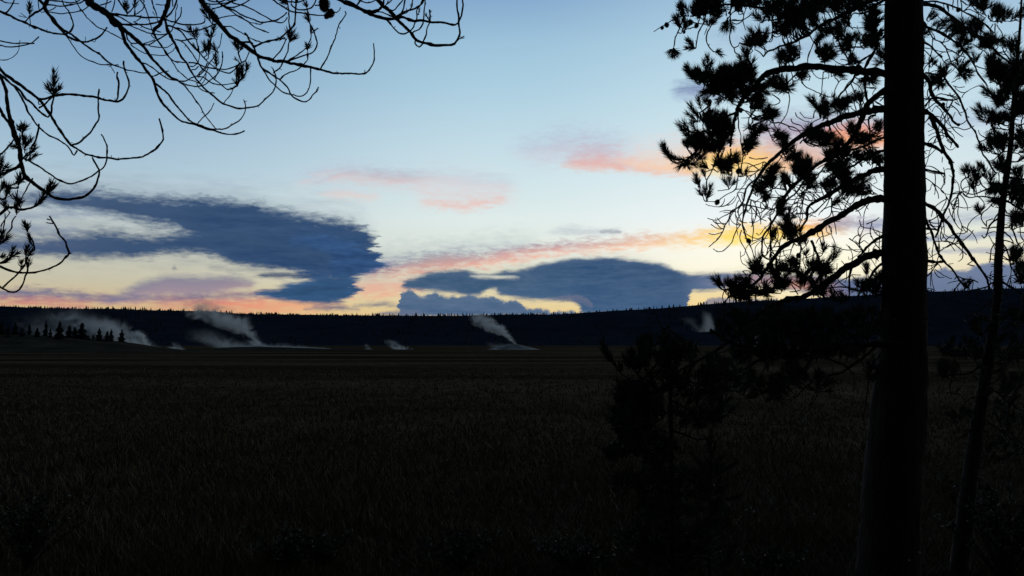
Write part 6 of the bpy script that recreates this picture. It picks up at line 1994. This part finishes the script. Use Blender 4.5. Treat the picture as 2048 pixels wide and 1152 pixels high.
for py in range(-60, 1150, 12):    # the trunk counts as wood that limbs can start from
    xl = np.interp(py, [p[0] for p in prof], [p[1] for p in prof]); xr = np.interp(py, [p[0] for p in prof], [p[2] for p in prof])
    main.K += [(xl + 6, py, TM), (xr - 6, py, TM)]
for k, tw in (('A', 20), ('B', 20), ('C', 12), ('D', 40), ('E', 44), ('F', 34), ('G', 36), ('K', 24), ('N', 22)):
    t, spec = MAIN[k]; main.limb(spec, t, twigs=tw, fill={'N': 3.6, 'A': 1.9, 'B': 2.2, 'C': 1.9}.get(k, 1.65))
for k, tw in (('S', 20), ('T', 26), ('U', 34), ('V', 24)):
    t, spec = MAINR[k]; main.limb(spec, t, twigs=tw, fill=1.5)

# ---- slender pine at the right edge
TS = 6.0
sb = at(1908, 1150, TS); sec = Tree('pine_tree', (sb.x, sb.y, 0)); tag(sec.root, 'slender young pine leaning right at the right edge, behind the big trunk', 'pine tree')
cw = [(-160, 2052, 1.5), (-60, 2046, 3), (60, 2040, 5), (140, 2032, 7), (205, 2027, 8.5), (280, 2023, 9.5), (345, 2014, 12), (420, 2003, 13.5), (500, 1998, 15.5), (600, 1995, 18), (680, 1983, 21), (780, 1966, 25), (880, 1950, 29), (1000, 1935, 34), (1100, 1923, 38), (1180, 1914, 42)]
p2 = [(y, x - w / 2, x + w / 2) for y, x, w in cw]
g = trunk_mesh(p2, TS, 0.0, sides=14, stubs=160, seed=9, step=0.03, rough=0.09); g.obj('trunk', M_TWIG, sec.root, sec.base)
for y in range(60, 1150, 8): sec.K.append((float(np.interp(y, [p[0] for p in cw], [p[1] for p in cw])), y, TS))
for k, tw in (('A', 8), ('B', 10), ('C', 16), ('D', 16)):
    t, spec = SECOND[k]; sec.limb(spec, t, twigs=tw, fill=2.1)

# ---- overhanging tree on the left: its trunk stands just outside the picture
ob_ = Vector((-4.15, 4.6, 0)); over = Tree('pine_tree', tuple(ob_), slope=0.30, wk=1.24); tag(over.root, 'pine reaching into the top left corner with bare curling twigs, its trunk outside the frame', 'pine tree')
g = Geo(); zz = np.arange(-0.1, 9.0, 0.08)
rg = random.Random(21); V = []; F = []; S_ = 24
for i, z in enumerate(zz):
    R = 0.19 * (1 - z / 10.5) + 0.06 * math.exp(-max(z, 0) * 2.5)
    for k in range(S_):
        a = 2 * math.pi * k / S_; r = R * (1 + 0.05 * rg.uniform(-1, 1)); V.append((ob_.x + math.cos(a) * r + 0.04 * math.sin(z), ob_.y + math.sin(a) * r, z))
for i in range(len(zz) - 1):
    for k in range(S_): k2 = (k + 1) % S_; F.append((i * S_ + k, i * S_ + k2, (i + 1) * S_ + k2, (i + 1) * S_ + k))
F.append(tuple((len(zz) - 1) * S_ + k for k in range(S_)))
mesh_obj('trunk', V, F, M_BARK, over.root, over.base)
for k, zt in (('a', 3.7), ('b', 4.6), ('c', 4.9), ('d', 5.4), ('e', 5.0), ('f', 5.8), ('g', 3.4), ('h', 3.0)):
    t, _, spec = OVER[k]; over.limb(spec, t, start=(ob_.x, ob_.y, zt), twigs=0, reach=40)
for lim in over.root.children: pass

# ---- bushy young pine in front of the meadow, lower right of the middle
def small_pine(name, spec, t, cw, label, tw, sides=12, nw=0.003, fill=1.0):
    px, py = cw[-1][1], cw[-1][0]; b = at(px, py, t); tr = Tree(name, (b.x, b.y, 0)); tag(tr.root, label, 'pine tree')
    pr = [(y, x - w / 2, x + w / 2) for y, x, w in cw]; g = trunk_mesh(pr, t, 0.0, sides=sides, stubs=20, seed=3, step=0.03); g.obj('trunk', M_TWIG, tr.root, tr.base)
    for y in range(int(cw[0][0]) + 4, 1150, 8): tr.K.append((float(np.interp(y, [p[0] for p in cw], [p[1] for p in cw])), y, t))
    tr.limb(spec, t, twigs=tw, fill=fill, nw=nw)
    return tr
small_pine('pine_tree', YOUNG, 4.9, [(640, 1338, 2), (700, 1339, 5), (800, 1341, 8), (950, 1344, 12), (1120, 1347, 16), (1210, 1349, 19)], 'bushy young pine standing in front of the meadow left of the big trunk', 30, fill=3.4)
small_pine('pine_sapling', SAPL, 5.6, [(862, 1422, 1.5), (900, 1422, 3), (960, 1421, 5), (1040, 1420, 7), (1160, 1419, 9)], 'knee-high pine sapling with upturned shoots at the right foot of the bushy young pine', 4, fill=2.4)

# ---- shrubs at the bottom edge
def shrub(px, py, t, h, w, label, n=26, name='shrub', leafy=1.0):
    rg = random.Random(int(px)); b = at(px, py, t); base = Vector((b.x, b.y, 0)); root = empty(name, base); tag(root, label, 'shrub')
    g = Geo(); V = []; F = []
    for i in range(n):
        a = rg.uniform(0, 6.28); lean = rg.uniform(0.05, 1.0) * w; hh = h * rg.uniform(0.5, 1.05); P = []
        for q in range(7):
            s = q / 6; P.append(base + Vector((math.cos(a) * lean * s ** 1.3 + rg.uniform(-.008, .008), math.sin(a) * lean * s ** 1.3, hh * (s ** 0.85))))
        tube(g, P, np.linspace(0.006, 0.002, 7), 4)
        for q in range(int(26 * leafy)):
            s = rg.uniform(0.3, 1.0) * 6; j = int(min(s, 5.99)); p = P[j].lerp(P[j + 1], s - j)
            d = Vector((rg.uniform(-1, 1), rg.uniform(-1, 1), rg.uniform(-.2, 1))).normalized(); l = rg.uniform(0.02, 0.045); sd2 = d.cross(Vector((rg.uniform(-1, 1), rg.uniform(-1, 1), 0.3))).normalized() * l * 0.28
            k = len(V); V += [tuple(p), tuple(p + d * l * .5 + sd2), tuple(p + d * l), tuple(p + d * l * .5 - sd2)]; F.append((k, k + 1, k + 2, k + 3))
    g.obj('stems', M_TWIG, root, tuple(base))
    if V: mesh_obj('foliage', V, F, M_LEAF, root, tuple(base), False)
shrub(55, 1150, 6.2, 0.62, 0.42, 'low dark shrub at the bottom left corner', 46)
shrub(575, 1150, 6.2, 0.34, 0.34, 'low dark shrub at the bottom edge, left of the bare upright twig', 34)
shrub(648, 1150, 6.3, 0.26, 0.22, 'small shrub right of the bare upright twig', 22)
shrub(925, 1150, 6.2, 0.30, 0.36, 'low dark shrub at the bottom edge below the middle of the meadow', 32)
shrub(1150, 1150, 6.1, 0.30, 0.40, 'spreading low shrub left of the bushy young pine', 34)
shrub(2010, 1150, 5.7, 0.75, 0.45, 'dark shrub in the bottom right corner under the slender pine', 44)
shrub(1560, 1150, 6.0, 0.22, 0.35, 'low shrub between the sapling and the big trunk', 30)
# bare twig standing upright
g = Geo(); rg = random.Random(2); b = at(575, 1100, 6.4); b.z = 0
tube(g, catmull([(*((at(x, y, 6.4)).xz), 0) for x, y in ()], 1) if False else [tuple(at(x, y, 6.4)) for x, y in ((572, 1140), (585, 1090), (597, 1040), (607, 1012), (628, 985))], [0.006, 0.005, 0.004, 0.003, 0.002], 5)
tube(g, [tuple(at(x, y, 6.4)) for x, y in ((604, 1020), (608, 1000), (612, 986))], [0.003, 0.002, 0.0015], 4)
o = g.obj('dead_twig', M_TWIG, None, (b.x, b.y, 0)); tag(o, 'thin bare forked twig standing up in the grass between two low shrubs', 'twig')

# ---- grass and small pale flowers
def grass():
    rg = np.random.RandomState(5); n = 110000
    u = rg.rand(n); y = 4.6 / (1 - u * (1 - 4.6 / 60.0))           # even density in the picture
    x = (rg.rand(n) * 2 - 1) * y * 0.66
    cl = 0.5 + 0.5 * np.sin(x * 1.7 + np.sin(y * 0.9) * 2) * np.sin(y * 1.3 + x * 0.4)
    h = (0.05 + 0.10 * rg.rand(n)) * (0.5 + 0.8 * cl)
    a = rg.rand(n) * 6.283; w = 0.0035 + 0.0006 * y; lean = 1.1 * h * rg.rand(n); la = rg.rand(n) * 6.283
    dx, dy = np.cos(a) * w, np.sin(a) * w
    V = np.zeros((n, 3, 3)); V[:, 0] = np.stack([x - dx, y - dy, np.zeros(n)], 1); V[:, 1] = np.stack([x + dx, y + dy, np.zeros(n)], 1)
    V[:, 2] = np.stack([x + np.cos(la) * lean, y + np.sin(la) * lean, h], 1)
    me = bpy.data.meshes.new('grass'); me.vertices.add(n * 3); me.vertices.foreach_set('co', V.reshape(-1)); me.loops.add(n * 3)
    me.loops.foreach_set('vertex_index', np.arange(n * 3)); me.polygons.add(n); me.polygons.foreach_set('loop_start', np.arange(n) * 3)
    me.update(calc_edges=True); me.validate(); me.materials.append(M_GRASS)
    o = bpy.data.objects.new('grass', me); COL.objects.link(o); tag(o, 'dry meadow grass covering the dark foreground', 'grass', kind='stuff')
grass()
def flowers():
    rg = random.Random(8); V = []; F = []
    spots = [(1470, 1018, 60, 12, 14), (1500, 1040, 40, 8, 4), (1440, 1104, 40, 4, 3), (1600, 1020, 60, 20, 5), (430, 1070, 60, 20, 4), (640, 1090, 60, 30, 5), (1700, 1012, 30, 6, 4), (1830, 1110, 14, 12, 4)]
    for cx, cy, rx, ry, n in spots:
        for _ in range(n):
            px, py = cx + rg.gauss(0, rx * .5), cy + rg.gauss(0, ry * .5); z = rg.uniform(0.12, 0.3)
            d = direction(px, py); k = (z - CAMZ) / d.z
            if k < 0: continue
            c = Vector((d.x * k, d.y * k, z)); r = rg.uniform(0.005, 0.011)
            b0 = len(V)
            for i in range(5):
                a = i * 1.2566; V.append((c.x + math.cos(a) * r, c.y + math.sin(a) * r * .8, c.z + math.sin(a) * r * .6))
            V.append((c.x, c.y, c.z - r * .4))
            for i in range(5): F.append((b0 + i, b0 + (i + 1) % 5, b0 + 5))
    o = mesh_obj('wildflowers', V, F, M_FLOWER, smooth=False); tag(o, 'tiny pale flower heads scattered in the dark grass', 'flowers', kind='stuff')
flowers()

# ================================================================== RENDER
W.view_settings.view_transform = 'Standard'; W.view_settings.look = 'None'; W.view_settings.exposure = 0; W.view_settings.gamma = 1
W.render.engine = 'CYCLES'
c = W.cycles; c.max_bounces = 4; c.diffuse_bounces = 2; c.volume_bounces = 2; c.transparent_max_bounces = 8; c.volume_step_rate = 1.5; c.volume_max_steps = 256
c.use_denoising = True
